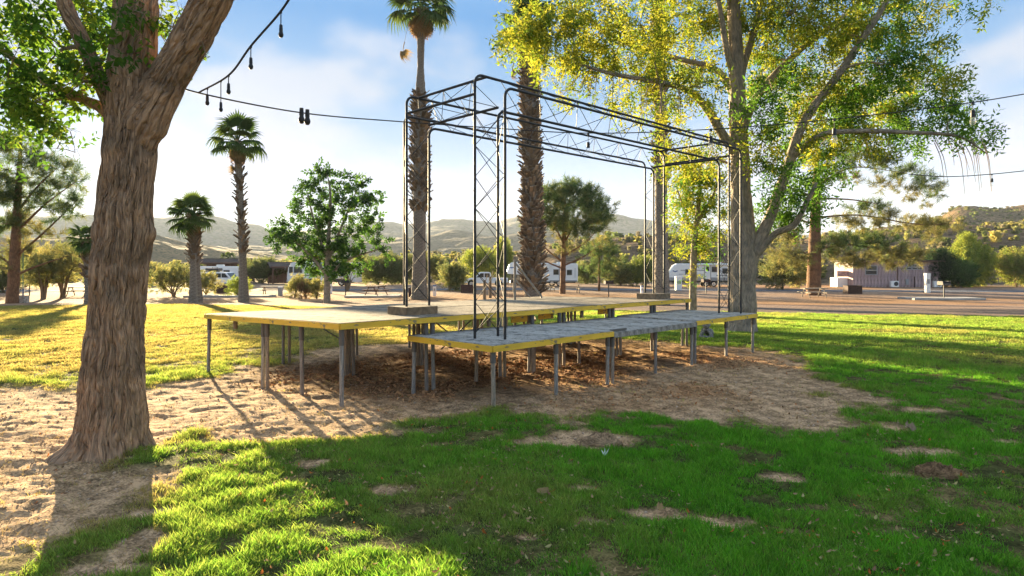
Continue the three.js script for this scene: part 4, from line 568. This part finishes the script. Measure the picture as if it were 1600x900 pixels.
// ---------------------------------------------------------------- festoon lights
function festoon(label, pts, bulbs, scale) {
  const t = thing('string_lights', label, 'string lights', null, 0), v = pts.map(([x, y, d]) => P(x, y, d)), c = new THREE.CatmullRomCurve3(v, false, 'centripetal');
  part('cable', new THREE.TubeGeometry(c, 160, .008, 6), M.cable, t);
  for (const [px, len, s = 1, , lit = true] of bulbs) {
    let best = v[0], e = 1e9; for (let i = 0; i <= 600; i++) { const q = c.getPoint(i / 600), x = CX + q.x / -q.z * F; if (Math.abs(x - px) < e) { e = Math.abs(x - px); best = q; } }
    const k = scale * s, dn = len * -best.z / F, y = best.y - dn; const so = part('socket', [cyl(.012 * k, .018 * k, .03 * k, 10, best.x, best.y - .008 * k, best.z), rod(new V3(best.x, best.y, best.z), new V3(best.x, y + .05 * k, best.z), .004, 5), cyl(.020 * k, .024 * k, .075 * k, 12, best.x, y + .03 * k, best.z)], M.black, t);
    const prof = [[.001, -.095], [.018, -.09], [.030, -.07], [.032, -.05], [.024, -.025], [.018, -.005]].map(([a, b]) => new THREE.Vector2(a * k, b * k)), g = new THREE.LatheGeometry(prof, 14); g.translate(best.x, y, best.z); part('bulb', g, lit ? M.bulb : M.black, so);
  }
}
festoon('long string of clear bulbs running through the truss from left tree to right edge', [[205, 118, 5.5], [262, 131, 5.55], [310, 145, 5.8], [470, 176, 6.9], [625, 190, 8.2], [740, 198, 8.8], [920, 208, 9.3], [1110, 202, 9.6], [1305, 186, 9.4], [1520, 160, 9], [1600, 147, 8.8], [1800, 112, 8.4]], [[480, 4, .9, 1, false], [470, 3, .9, 1, false], [740, 26, .9], [920, 22, .9], [1110, 20, 1.1], [1305, 24, 1.1], [1520, 22, 1.1]], 1.15);
festoon('short string of hanging dark sockets climbing to the top edge beside left tree', [[310, 145, 5.8], [359, 116, 5.3], [392, 72, 4.9], [440, 16, 4.5], [462, -18, 4.3], [520, -110, 3.9]], [[324, 18, .55, 1, false], [357, 20, .55, 1, false], [392, 26, .55, 1, false], [439, 30, .55, 1, false], [345, 40, .5, 1, false]], 1);
festoon('thin far string with one bulb at right edge under the drooping twigs', [[1420, 272, 12], [1480, 276, 12], [1550, 272, 11.6], [1600, 267, 11.3], [1750, 250, 11]], [[1550, 12, .8]], 1.1);
// ---------------------------------------------------------------- the stone child lying by the trunk
{
  const res = 72, mc = new MarchingCubes(res, new THREE.MeshStandardMaterial(), false, false, 60000), size = .36; mc.isolation = 0;
  const cap = (p, a, b, ra, rb) => { const ab = b.clone().sub(a), t = clamp(p.clone().sub(a).dot(ab) / ab.lengthSq()); return p.distanceTo(a.clone().addScaledVector(ab, t)) - lerp(ra, rb, t); }, v = (x, y, z) => new V3(x, y, z), sm = (a, b, k) => { const h = clamp(.5 + .5 * (b - a) / k); return lerp(b, a, h) - k * h * (1 - h); };
  const bones = [[v(0, .20, .10), v(0, .17, .02), .045, .07], [v(0, .15, 0), v(.06, .10, -.18), .075, .08], [v(.06, .10, -.18), v(.10, .07, -.27), .075, .05], [v(.02, .07, -.22), v(-.02, .06, -.33), .05, .035], [v(-.07, .17, .03), v(-.12, .03, .12), .036, .03], [v(-.12, .03, .12), v(-.035, .17, .15), .03, .024], [v(.07, .17, .03), v(.12, .03, .12), .036, .03], [v(.12, .03, .12), v(.035, .17, .15), .03, .024], [v(-.12, .028, .13), v(.0, .028, .18), .028, .025], [v(.12, .028, .13), v(0, .028, .18), .028, .025]];
  for (let k = 0; k < res; k++) for (let j = 0; j < res; j++) for (let i = 0; i < res; i++) {
    const p = v((i / res * 2 - 1) * size, (j / res * 2 - 1) * size, (k / res * 2 - 1) * size).add(v(0, .18, -.05)); let d = 1e3; for (const [a, b, ra, rb] of bones) d = sm(d, cap(p, a, b, ra, rb), .025);
    const h = p.clone().sub(v(0, .285, .11)); let hd = Math.hypot(h.x / .078, h.y / .092, h.z / .085) - 1; hd *= .08; hd = sm(hd, p.distanceTo(v(0, .272, .198)) - .012, .012); hd = Math.max(hd, -(p.distanceTo(v(-.03, .292, .19)) - .013), -(p.distanceTo(v(.03, .292, .19)) - .013)); hd = sm(hd, cap(p, v(-.02, .246, .186), v(.02, .246, .186), .007, .007), .006); for (const s of [-1, 1]) hd = sm(hd, p.distanceTo(v(.078 * s, .282, .10)) - .018, .01); hd = sm(hd, Math.hypot(h.x / .084, (h.y - .03) / .075, (h.z + .02) / .083) * .08 - .08 + .006 * Math.sin(h.x * 120) * Math.sin(h.z * 90), .01); d = sm(d, hd, .012);
    mc.field[i + j * res + k * res * res] = -d;
  }
  mc.update(); const n = mc.count ?? mc.geometry.drawRange.count, g = new THREE.BufferGeometry(); g.setAttribute('position', new THREE.BufferAttribute(mc.positionArray.slice(0, n * 3), 3)); g.setAttribute('normal', new THREE.BufferAttribute(mc.normalArray.slice(0, n * 3), 3)); const uv = new Float32Array(n * 2); for (let i = 0; i < n; i++) { uv[i * 2] = mc.positionArray[i * 3]; uv[i * 2 + 1] = mc.positionArray[i * 3 + 1]; } g.setAttribute('uv', new THREE.BufferAttribute(uv, 2)); g.scale(size, size, size); g.translate(0, .18, -.05);
  const m = part('stone_statue', g, M.stone, scene), o = onGround(1104, 526); m.name = numbered('stone_statue'); m.position.set(o.x, ground(o.x, o.z) - .01, o.z); m.rotation.y = -.35; m.scale.setScalar(1.0); tag(m, 'grey stone child statue lying chin on hands beside right trunk', 'statue');
}
// ---------------------------------------------------------------- the camp beyond the lawn
const footAt = (px, d) => { const x = P(px, 0, d).x; return new V3(x, baseG(x, -d), -d); };
function wheel(parent, x, y, z, r, w = .24) {
  const tyre = part('wheel', [cyl(r, r, w, 22, x, y, z, 'z')], M.tyre, parent), s = Math.sign(z) || 1;
  part('rim', cyl(r * .62, r * .56, .03, 18, x, y, z + s * (w / 2 + .004), 'z'), M.chrome, tyre); part('hub', cyl(r * .2, r * .2, .05, 10, x, y, z + s * (w / 2 + .012), 'z'), M.grey, tyre); return tyre;
}
/** a pane in a frame standing proud of a side that faces +z */
function pane(parent, x, y, w, h, z, frame = M.grey) { const f = part('window', [box(w + .08, .05, .04, x, y + h / 2 + .02, z), box(w + .08, .05, .04, x, y - h / 2 - .02, z), box(.05, h, .04, x - w / 2 - .015, y, z), box(.05, h, .04, x + w / 2 + .015, y, z)], frame, parent); part('pane', box(w - .012, h - .012, .02, x, y, z), M.glass, f); return f; }
function arches(outline) { return outline; }
// pickup: x forward to +, side towards us is +z
function pickup(label, pos, turn, opt = {}) {
  const t = thing('pickup_truck', label, 'pickup', pos, turn, 'white pickups'), W = 1.9, body = opt.paint ?? M.white;
  const low = [[-2.75, .55], [-2.75, 1.08], [-.62, 1.10], [1.05, 1.10], [2.45, 1.02], [2.68, .9], [2.70, .5], [2.26, .48]];
  const arch = (cx) => { const o = []; for (let i = 0; i <= 8; i++) { const a = i / 8 * Math.PI; o.push([cx + Math.cos(a) * .46, .46 + Math.sin(a) * .44]); } return o; };
  part('body', extrude([...low, ...arch(1.72), [1.2, .44], [-1.1, .44], ...arch(-1.62), [-2.2, .50]], W, .05), body, t);
  const cab = part('cab', extrude([[-.72, 1.09], [-.62, 1.72], [-.45, 1.80], [.55, 1.80], [.78, 1.72], [1.34, 1.10]], W - .16, .05), body, t);
  for (const s of [1, -1]) { const z = s * (W / 2 - .075); part('window', extrude([[.22, 1.16], [.22, 1.66], [.62, 1.66], [1.06, 1.16]], .03, 0).translate(0, 0, z), M.glass, cab); part('window', extrude([[-.56, 1.16], [-.50, 1.66], [.12, 1.66], [.12, 1.16]], .03, 0).translate(0, 0, z), M.glass, cab); part('door_handle', box(.16, .03, .03, .05, 1.02, s * (W / 2 + .006)), M.dark, t); part('side_mirror', box(.1, .16, .18, .98, 1.24, s * (W / 2 + .08), .03), M.dark, t); for (const x of [1.72, -1.62]) wheel(t, x, .40, s * (W / 2 - .16), .40); part('headlight', box(.05, .18, .34, 2.68, .86, s * .66), M.chrome, t); part('tail_light', box(.05, .30, .16, -2.76, .88, s * .82), M.brown, t); }
  const ws = box(.02, .74, W - .36, 0, 0, 0); ws.rotateZ(.73); ws.translate(1.075, 1.43, 0); part('windscreen', ws, M.glass, cab);
  part('bumper', box(.16, .2, W - .06, 2.72, .52, 0, .04), M.chrome, t); part('bumper', box(.16, .2, W - .06, -2.78, .54, 0, .04), M.chrome, t); part('grille', box(.04, .26, .9, 2.70, .84, 0), M.dark, t);
  if (opt.shell) { const sh = part('camper_shell', extrude([[-2.72, 1.10], [-2.64, 1.78], [-2.5, 1.84], [-.78, 1.84], [-.78, 1.10]], W - .1, .05), body, t); for (const s of [1, -1]) part('window', box(1.2, .38, .03, -1.7, 1.46, s * (W / 2 - .045)), M.glass, sh); part('roof_rack', [box(1.9, .05, 1.3, -1.5, 1.93, 0), box(.06, .1, 1.3, -2.2, 1.88, 0), box(.06, .1, 1.3, -.95, 1.88, 0)], M.dark, t); part('roof_box', box(1.7, .34, 1.1, -1.3, 2.13, 0, .12), M.dark, t); }
  return t;
}
function trailer(name, label, pos, turn, o) {
  const t = thing(name, label, 'trailer', pos, turn); part('body', extrude(o.outline, 2.45, .07), o.mat ?? M.white, t);
  const z = 1.228; for (const [x, y, w, h] of o.windows) pane(t, x, y, w, h, z + .012);
  for (const [x, y0, w, h] of o.doors ?? []) { const d = part('door', box(w, h, .03, x, y0 + h / 2, z + .013, .01), o.doorMat ?? M.white, t); part('door_frame', [box(.05, h + .1, .04, x - w / 2 - .03, y0 + h / 2, z + .012), box(.05, h + .1, .04, x + w / 2 + .03, y0 + h / 2, z + .012), box(w + .01, .05, .04, x, y0 + h + .03, z + .012)], M.dark, d); part('door_window', box(w * .6, h * .32, .02, x, y0 + h * .74, z + .024), M.glass, d); part('handle', box(.06, .14, .05, x - w * .36, y0 + h * .48, z + .035), M.dark, d); }
  for (const [x, y, w, h, m] of o.stripes ?? []) part('stripe', box(w, h, .012, x, y, z + .006), m, t);
  for (const [x, r] of o.wheels) for (const s of [1, -1]) wheel(t, x, r, s * 1.02, r, .22);
  for (const [x, y, w, h, d, m] of o.roof ?? []) part('roof_unit', box(w, h, d, x, y, 0, .06), m ?? M.offwhite, t);
  for (const [n, g, m] of o.extra ?? []) part(n, g, m, t);
  return t;
}
const rodv = (a, b, r) => rod(new V3(...a), new V3(...b), r, 8);
trailer('travel_trailer', 'white and grey travel trailer with slanted nose between right towers', footAt(1093, 80), -.12, {
  outline: [[-3.9, .78], [-4.02, 1.0], [-3.75, 1.75], [-3.2, 2.62], [-2.8, 2.85], [4.1, 2.85], [4.2, 2.7], [4.2, .78]], windows: [[-1.6, 1.83, .55, .6], [1.55, 2.15, .6, .62], [3.0, 1.95, 1.0, .6]], doors: [[.75, .92, .68, 1.78]],
  stripes: [[-.9, 2.02, 3.1, .10, M.grey], [-1.0, 1.55, 3.3, .06, M.grey], [0, .98, 8.1, .36, M.grey], [2.9, 1.4, 2.2, .18, M.grey]], wheels: [[.6, .36], [1.5, .36]], roof: [[-.2, 2.98, .9, .26, .8, M.dark], [2.4, 2.93, .4, .14, .4]],
  extra: [['emblem', [extrude([[-3.45, 1.95], [-3.1, 1.78], [-2.72, 1.95], [-2.86, 2.02], [-3.1, 1.92], [-3.3, 2.02]], .012, 0).translate(0, 0, 1.236)], M.blue], ['hitch', [rodv([-4.0, .62, .5], [-5.2, .55, 0], .05), rodv([-4.0, .62, -.5], [-5.2, .55, 0], .05), rodv([-5.0, 0, 0], [-5.0, .8, 0], .05)], M.dark], ['propane_cover', box(.5, .7, .8, -4.45, .95, 0, .1), M.dark], ['underbody', box(7.8, .18, 2.2, .1, .68, 0), M.dark], ['stabiliser', [rodv([-3.3, 0, .9], [-3.3, .7, .9], .04), rodv([3.6, 0, .9], [3.6, .7, .9], .04)], M.dark], ['awning_roll', [cyl(.08, .08, 5, 12, 1.2, 2.72, 1.33, 'x')], M.offwhite], ['entry_step', box(.7, .06, .4, .75, .42, 1.42), M.dark]],
});
trailer('fifth_wheel_trailer', 'long white raised nose trailer behind the shaggy palm', footAt(848, 82), -.08, {
  outline: [[-4.35, 1.55], [-4.45, 1.9], [-4.2, 2.7], [-3.9, 2.98], [-2.2, 3.12], [-1.9, 2.95], [4.3, 2.85], [4.4, 2.7], [4.4, .62], [-2.3, .62], [-2.5, 1.45]], windows: [[-2.3, 2.25, .32, .9], [1.7, 1.8, .62, .62], [3.35, 1.75, .6, .6]], doors: [[2.45, .75, .62, 1.8]], stripes: [[2.6, .72, 3.4, .14, M.grey], [-3.8, 2.35, .5, .14, M.blue], [4.05, 1.7, .06, 1.2, M.grey]], wheels: [[1.2, .38], [2.1, .38]], roof: [[-1.2, 3.08, 1.0, .26, .8], [2.0, 2.95, .5, .2, .5]],
  extra: [['landing_leg', [rodv([-2.6, 0, .8], [-2.6, 1.5, .8], .06), rodv([-2.6, 0, -.8], [-2.6, 1.5, -.8], .06)], M.dark], ['awning', [box(3.2, .04, .05, -.2, 2.72, 1.29), rodv([-1.4, 2.7, 1.3], [-.2, 1.5, 1.32], .03), rodv([1.2, 2.7, 1.3], [.2, 1.5, 1.32], .03)], M.offwhite], ['underbody', box(6.0, .2, 2.2, 1.1, .54, 0), M.dark], ['storage_door', box(.9, .5, .02, -1.2, .98, 1.236), M.offwhite], ['king_pin', box(.5, .5, .5, -3.6, 1.3, 0), M.dark]],
});
trailer('motorhome', 'brown and white motorhome parked behind the leafy tree', footAt(508, 84), -.1, {
  outline: [[-4.5, .5], [-4.62, 1.1], [-4.45, 2.3], [-4.1, 2.92], [-3.8, 3.02], [4.4, 3.02], [4.5, 2.9], [4.5, .5]], mat: M.offwhite, windows: [[-3.1, 2.05, 1.05, .72], [1.5, 2.1, .9, .6], [3.3, 2.1, .7, .6]], doors: [[.2, .6, .7, 1.95]], stripes: [[-.9, 2.1, 2.6, .55, M.brown], [-.4, 1.35, 6.0, .12, M.brown], [.4, .72, 7.0, .44, M.dark]], wheels: [[-2.9, .46], [2.6, .46]], roof: [[-2.2, 3.14, .9, .24, .8], [1.8, 3.14, .9, .24, .8]],
  extra: [['windscreen', (() => { const g = box(.04, 1.25, 2.1); g.rotateZ(-.12); g.translate(-4.5, 1.98, 0); return g; })(), M.glass], ['windscreen_side', box(.5, .8, .02, -4.05, 2.05, 1.238), M.glass], ['bumper', box(.2, .35, 2.35, -4.62, .62, 0, .06), M.grey], ['headlight', box(.06, .2, .4, -4.66, .98, .85), M.chrome], ['headlight', box(.06, .2, .4, -4.66, .98, -.85), M.chrome], ['side_mirror', box(.14, .4, .18, -4.75, 2.2, 1.36, .03), M.dark], ['awning_roll', [cyl(.09, .09, 5.5, 12, .9, 2.86, 1.33, 'x')], M.grey]],
});
trailer('camper_trailer', 'low white camper trailer behind the pickup with roof box', footAt(338, 92), .05, {
  outline: [[-3.6, .6], [-3.7, 1.2], [-3.3, 2.35], [-3.0, 2.5], [3.4, 2.5], [3.5, 2.3], [3.5, .6]], windows: [[-1.8, 1.7, .9, .55], [1.9, 1.7, .8, .5]], doors: [[.3, .7, .65, 1.65]], stripes: [[0, 1.05, 6.8, .12, M.grey]], wheels: [[.3, .34]], roof: [[.6, 2.62, .9, .24, .8]],
});
pickup('white pickup with camper shell and roof box beside the slim palm', footAt(350, 79), -.12, { shell: true });
pickup('white pickup parked left of the white trailer, seen through the front tower', footAt(758, 80), Math.PI + .1);
// ---- shelters
function shelter(label, pos, turn, w, dpt, h) { const t = thing('shade_shelter', label, 'shelter', pos, turn, 'dark roofed shelters'); const rf = part('roof', [(() => { const g = box(w + .8, .12, dpt * .62); g.rotateX(.32); g.translate(0, h + .28, dpt * .27); return g; })(), (() => { const g = box(w + .8, .12, dpt * .62); g.rotateX(-.32); g.translate(0, h + .28, -dpt * .27); return g; })()], M.roof, t); part('fascia', box(w + .7, .16, .06, 0, h + .0, dpt * .56), M.brown, rf); for (const x of [-w / 2, w / 2]) for (const z of [-dpt / 2, dpt / 2]) part('post', box(.16, h, .16, x, h / 2, z), M.brown, t); for (let i = 0; i < 10; i++) part('board', box(w / 10 - .015, h - .2, .05, -w / 2 + w * (i + .5) / 10, (h - .2) / 2 + .05, -dpt / 2 + .1), M.brown, t); }
shelter('dark open shed with sloping roof left of the motorhome', footAt(452, 92), .5, 5.0, 4, 2.4);
shelter('brown roofed shelter behind the low white camper', footAt(352, 102), 0, 7.5, 4, 3.0);
// ---- the pink building
{
  const d = 80, o = footAt(1384, d), t = thing('pink_building', 'low pale pink board building behind the large pine', 'building', o, -.05), W = 10.2, Hh = 3.1, D = 5, n = 26;
  part('wall_core', box(W - .06, Hh, D - .06, 0, Hh / 2, 0), M.pink, t);
  const pinks = [0, 1, 2].map((k) => { const m = M.pink.clone(); m.color = lin(.62 - .03 * k, .45 - .025 * k, .44 - .02 * k); return m; });
  const wins = [[-3.0, 2.05, 1.25, .95], [1.4, 2.42, .5, .46], [2.05, 2.42, .5, .46], [2.7, 2.42, .5, .46]];
  for (let i = 0; i < n; i++) part('siding_board', box(W / n - .02, Hh - .04 - .02 * (i % 3), .03, -W / 2 + W * (i + .5) / n, Hh / 2, D / 2), pinks[(i * 7) % 3], t);
  for (let i = 0; i < 12; i++) for (const s of [-1, 1]) part('siding_board', box(.03, Hh - .05, D / 12 - .02, s * W / 2, Hh / 2, -D / 2 + D * (i + .5) / 12), pinks[(i * 5) % 3], t);
  for (const [x, y, w, h] of wins) { const f = part('window', [box(w + .2, .1, .08, x, y + h / 2 + .05, D / 2 + .03), box(w + .2, .1, .1, x, y - h / 2 - .05, D / 2 + .04), box(.1, h, .08, x - w / 2 - .05, y, D / 2 + .03), box(.1, h, .08, x + w / 2 + .05, y, D / 2 + .03)], M.grey, t); part('pane', box(w, h, .05, x, y, D / 2 + .02), M.glass, f); part('sash', box(w, .05, .03, x, y, D / 2 + .055), M.offwhite, f); }
  const rf = part('roof', [box(W + .7, .16, D + .8, 0, Hh + .09, 0)], M.roof, t); part('fascia', box(W + .72, .12, .05, 0, Hh - .01, D / 2 + .42), M.brown, rf); part('porch_wall', box(1.2, 1.1, 2, -5.75, .55, .2), M.white, t); part('porch_rail', [box(1.3, .7, .05, -5.75, 1.6, 1.2), box(.06, 1.9, .06, -6.35, .95, 1.2)], pinks[1], t); part('downpipe', cyl(.05, .05, 2.6, 8, .05, 1.3, D / 2 + .08), M.brown, t); part('standpipe', cyl(.07, .07, 1.3, 8, 1.9, .65, D / 2 + .3), M.rust, t); part('meter_box', box(.3, .7, .15, 1.15, .65, D / 2 + .1), M.grey, t);
  for (const [x, l] of [[-.75 + 0, 'white air conditioner unit at the middle of the pink wall'], [4.35, 'white air conditioner unit at right end of pink wall']]) { const a = thing('air_conditioner', l, 'air conditioner', new V3(o.x + x, o.y, o.z + D / 2 + .55), 0, 'air conditioners by the pink wall'); const c = part('case', box(.9, .72, .36, 0, .42, 0, .03), M.white, a); part('fan_grille', [new THREE.TorusGeometry(.24, .02, 6, 24).translate(.12, .44, .19), cyl(.22, .22, .02, 20, .12, .44, .175, 'z')], M.dark, c); part('foot', [box(.1, .08, .4, -.3, .04, 0), box(.1, .08, .4, .3, .04, 0)], M.grey, a); }
}
// ---- picnic tables, grills, fire boxes, pads, posts
function picnicTable(label, px, d, turn, mat = M.wood, y = 0) {
  const o = footAt(px, d); o.y += y; const t = thing('picnic_table', label, 'table', o, turn, 'picnic tables'); for (let i = 0; i < 5; i++) part('top_board', box(2.0, .045, .14, 0, .75, -.3 + i * .15), mat, t); for (const s of [-1, 1]) for (let i = 0; i < 2; i++) part('seat_board', box(2.0, .045, .13, 0, .45, s * (.62 + i * .14)), mat, t);
  for (const x of [-.7, .7]) { for (const s of [-1, 1]) part('leg', rodv([x, 0, s * .62], [x, .74, s * .22], .04), mat, t); part('cross_beam', box(.06, .09, 1.5, x, .40, 0), mat, t); part('cross_beam', box(.06, .08, .72, x, .69, 0), mat, t); }
}
function pad(label, px, d, w, l, turn = 0) { const o = footAt(px, d), m = part('concrete_pad', box(w, .18, l, 0, .05, 0, .01), M.concrete, scene); m.name = numbered('concrete_pad'); m.position.copy(o); m.rotation.y = turn; tag(m, label, 'concrete pad'); }
pad('pale concrete pad under the dark picnic table left of centre', 584, 54, 4.4, 2.8, .1); picnicTable('dark wooden picnic table on concrete pad behind the leafy tree', 588, 54, 1.15, M.brown, .14);
pad('pale concrete pad at right beside the standing grill', 1470, 50, 5.4, 2.2, 0); pad('long thin concrete pad behind the left palms', 360, 54, 7, 1.6, .05);
picnicTable('wooden picnic table in front of the large pine trunk', 1272, 53, .1, M.plankGrey); picnicTable('tan picnic table by the shaggy palm and white trailer', 853, 66, .3, M.wood); picnicTable('grey picnic table at foot of the round crowned pine', 892, 62, .1, M.plankGrey); picnicTable('dark picnic table far left of the motorhome nose', 426, 58, .2, M.plankGrey); picnicTable('shaded picnic table right of the low forked tree at left', 124, 56, .1, M.plankGrey);
function grill(label, px, d, mat = M.rust, s = 1.25) { const t = thing('standing_grill', label, 'grill', footAt(px, d), .2, 'standing grills'); t.scale.setScalar(s); part('post', cyl(.035, .035, .85, 10, 0, .42, 0), M.dark, t); const b = part('fire_box', [box(.56, .02, .42, 0, .86, 0), box(.56, .22, .02, 0, .97, -.2), box(.02, .22, .38, -.27, .97, 0), box(.02, .22, .38, .27, .97, 0), box(.56, .1, .02, 0, .91, .2)], mat, t); part('grate', Array.from({ length: 9 }, (_, i) => rodv([-.24 + i * .06, 1.02, -.2], [-.24 + i * .06, 1.02, .22], .006)), M.dark, b); }
grill('standing grill left of the picnic table on the pad', 540, 56, M.dark); grill('rusty standing grill between round pine and rear right tower', 951, 54); grill('rusty standing grill in front of the travel trailer', 1103, 60); grill('black standing grill on pole at right by the concrete pad', 1475, 50, M.dark, 1.3); grill('black standing grill seen right of the front tower', 802, 62, M.dark, 1.1); grill('dark standing grill in shade beside left pine', 46, 56, M.dark);
function fireBox(label, px, d, w = 1.15) { const t = thing('fire_ring_box', label, 'fire box', footAt(px, d), .06, 'rusty fire boxes'); const h = .72; part('side', [box(w, h, .04, 0, h / 2, .4), box(w, h, .04, 0, h / 2, -.4), box(.04, h, .76, -w / 2 + .02, h / 2, 0), box(.04, h, .76, w / 2 - .02, h / 2, 0)], M.rust, t); part('rim', [box(w + .06, .05, .07, 0, h + .02, .4), box(w + .06, .05, .07, 0, h + .02, -.4), box(.07, .05, .74, -w / 2, h + .02, 0), box(.07, .05, .74, w / 2, h + .02, 0)], M.rust, t); part('ash', box(w - .1, .1, .7, 0, .06, 0), M.grey, t); }
fireBox('square rusty fire box before the pink building', 1332, 60, 1.35); fireBox('rusty fire box left of the white pickup', 731, 62, 1.3); fireBox('rusty fire box behind the left truss tower', 655, 54, 1.7); fireBox('rusty fire box under the left camper pickup', 346, 62, 1.1);
function pedestal(name, label, px, d, w, h, mat, capMat) { const t = thing(name, label, 'utility post', footAt(px, d), 0, 'utility posts'); part('post', box(w, h, w * .8, 0, h / 2, 0, .03), mat, t); part('cap', box(w * 1.06, h * .14, w * .86, 0, h * 1.06, 0, .02), capMat ?? mat, t); part('outlet_door', box(w * .6, h * .26, .02, 0, h * .66, w * .405), M.grey, t); }
pedestal('utility_post', 'tall white utility post right of the pink building', 1449, 62, .42, 1.65, M.white); pedestal('utility_post', 'wide white utility box in front of the travel trailer', 1060, 68, .62, 1.3, M.white); pedestal('utility_post', 'small post with a blue top left of rear right tower', 1003, 57, .22, .75, M.white, M.blue); pedestal('utility_post', 'short white post right of the leafy tree trunk', 517, 60, .22, .9, M.white); pedestal('utility_post', 'low grey post before the motorhome shrubs', 438, 56, .34, .7, M.grey, M.white); pedestal('utility_post', 'white post with blue top beside the tall left palm', 679, 55, .26, .85, M.white, M.blue);
{ const t = thing('planter_block', 'square concrete block holding a thin green pole beside left pine', 'concrete block', footAt(36, 44)); part('block', box(.52, .52, .52, 0, .24, 0, .02), M.concrete, t); const p = part('pole', cyl(.03, .03, 4.6, 10, 0, 2.7, 0), std(lin(.06, .22, .16), .5), t); part('pole_sleeve', cyl(.045, .045, .5, 10, 0, .7, 0), M.blue, p); }
for (const [px, d, h, l] of [[757, 50, 1.5, 'thin bare wooden post seen through the front tower'], [766, 52, 1.75, 'thicker brown wooden post right of the thin post']]) { const t = thing('wooden_post', l, 'post', footAt(px, d)); part('post', cyl(.10, .13, h, 10, 0, h / 2 - .02, 0), M.wood, t); part('stub_branch', rodv([0, h * .8, 0], [.25, h * 1.25, 0], .03), M.wood, t); }
// ---- small things on the lawn
{
  const curl = (w, l, R) => { const g = new THREE.PlaneGeometry(w, l, 8, 8), p = g.attributes.position; for (let i = 0; i < p.count; i++) { const x = p.getX(i) / w * 2, y = p.getY(i) / l * 2; p.setXYZ(i, p.getX(i) * (1 - .5 * y * y), p.getY(i), Math.abs(x) * w * .35 + .12 * l * y * y + (R() - .5) * .004); } g.rotateX(-Math.PI / 2); g.computeVertexNormals(); return g; };
  const R = rng(15); for (const [px, py, w, l, m, label] of [[1421, 676, .09, .13, M.wood, 'large curled brown leaf on the shaded grass at right'], [848, 774, .05, .08, M.dry, 'curled pale leaf in the shaded grass below the front corner'], [1030, 800, .04, .07, M.dry, 'small dry leaf beside the bare patch']]) { const o = onGround(px, py), g = part('curled_leaf', curl(w, l, R), m === M.dry ? fanDry[0] : m, scene); g.name = numbered('curled_leaf'); g.position.set(o.x, ground(o.x, o.z) + .03, o.z); g.rotation.set(.3, R() * 6, .2); tag(g, label, 'leaf', 'curled leaves on the lawn'); }
  const o = onGround(945, 716), f = part('white_feather', (() => { const g = mergeGeometries([0, 1, 2].map((k) => { const c = new THREE.ConeGeometry(.008, .075 - k * .012, 5); c.translate(0, .035, 0); c.rotateZ((k - 1) * .5); return clean(c); })); return g; })(), M.white, scene); f.name = numbered('white_feather'); f.position.set(o.x, ground(o.x, o.z) + .012, o.z); tag(f, 'small white feathery tuft standing in the shaded grass', 'feather');
  for (const [px, py, w, l] of [[1466, 742, .34, .15], [940, 690, .36, .15]]) { const o2 = onGround(px, py), g = new THREE.SphereGeometry(1, 40, 20), p = g.attributes.position; for (let i = 0; i < p.count; i++) { const x = p.getX(i), y = p.getY(i), z = p.getZ(i), k = .75 + .5 * fbm(x * 4 + px, z * 4 + y * 3, 4, 66); p.setXYZ(i, x * w / 2 * k, Math.max(-.2, y) * .085 * k * (.6 + .9 * fbm(x * 9 + 2, z * 7, 3, 68)), z * l / 2 * 1.6 * k); } g.computeVertexNormals(); const m = part('soil_mound', g, matte(px > 1000 ? lin(.46, .28, .15) : lin(.70, .46, .27), { map: grain, bumpMap: repeat(grainBump, 6), bumpScale: .02 }), scene); m.name = numbered('soil_mound'); m.position.set(o2.x, ground(o2.x, o2.z) - .004, o2.z); tag(m, px > 1000 ? 'dark low soil mound in the grass at right' : 'pale low soil mound in the grass below the lower deck', 'soil mound', 'gopher mounds'); }
}
// ---------------------------------------------------------------- draw
scene.traverse((o) => { if (o.isMesh) { o.castShadow = true; o.receiveShadow = true; } });
renderer.render(scene, camera);
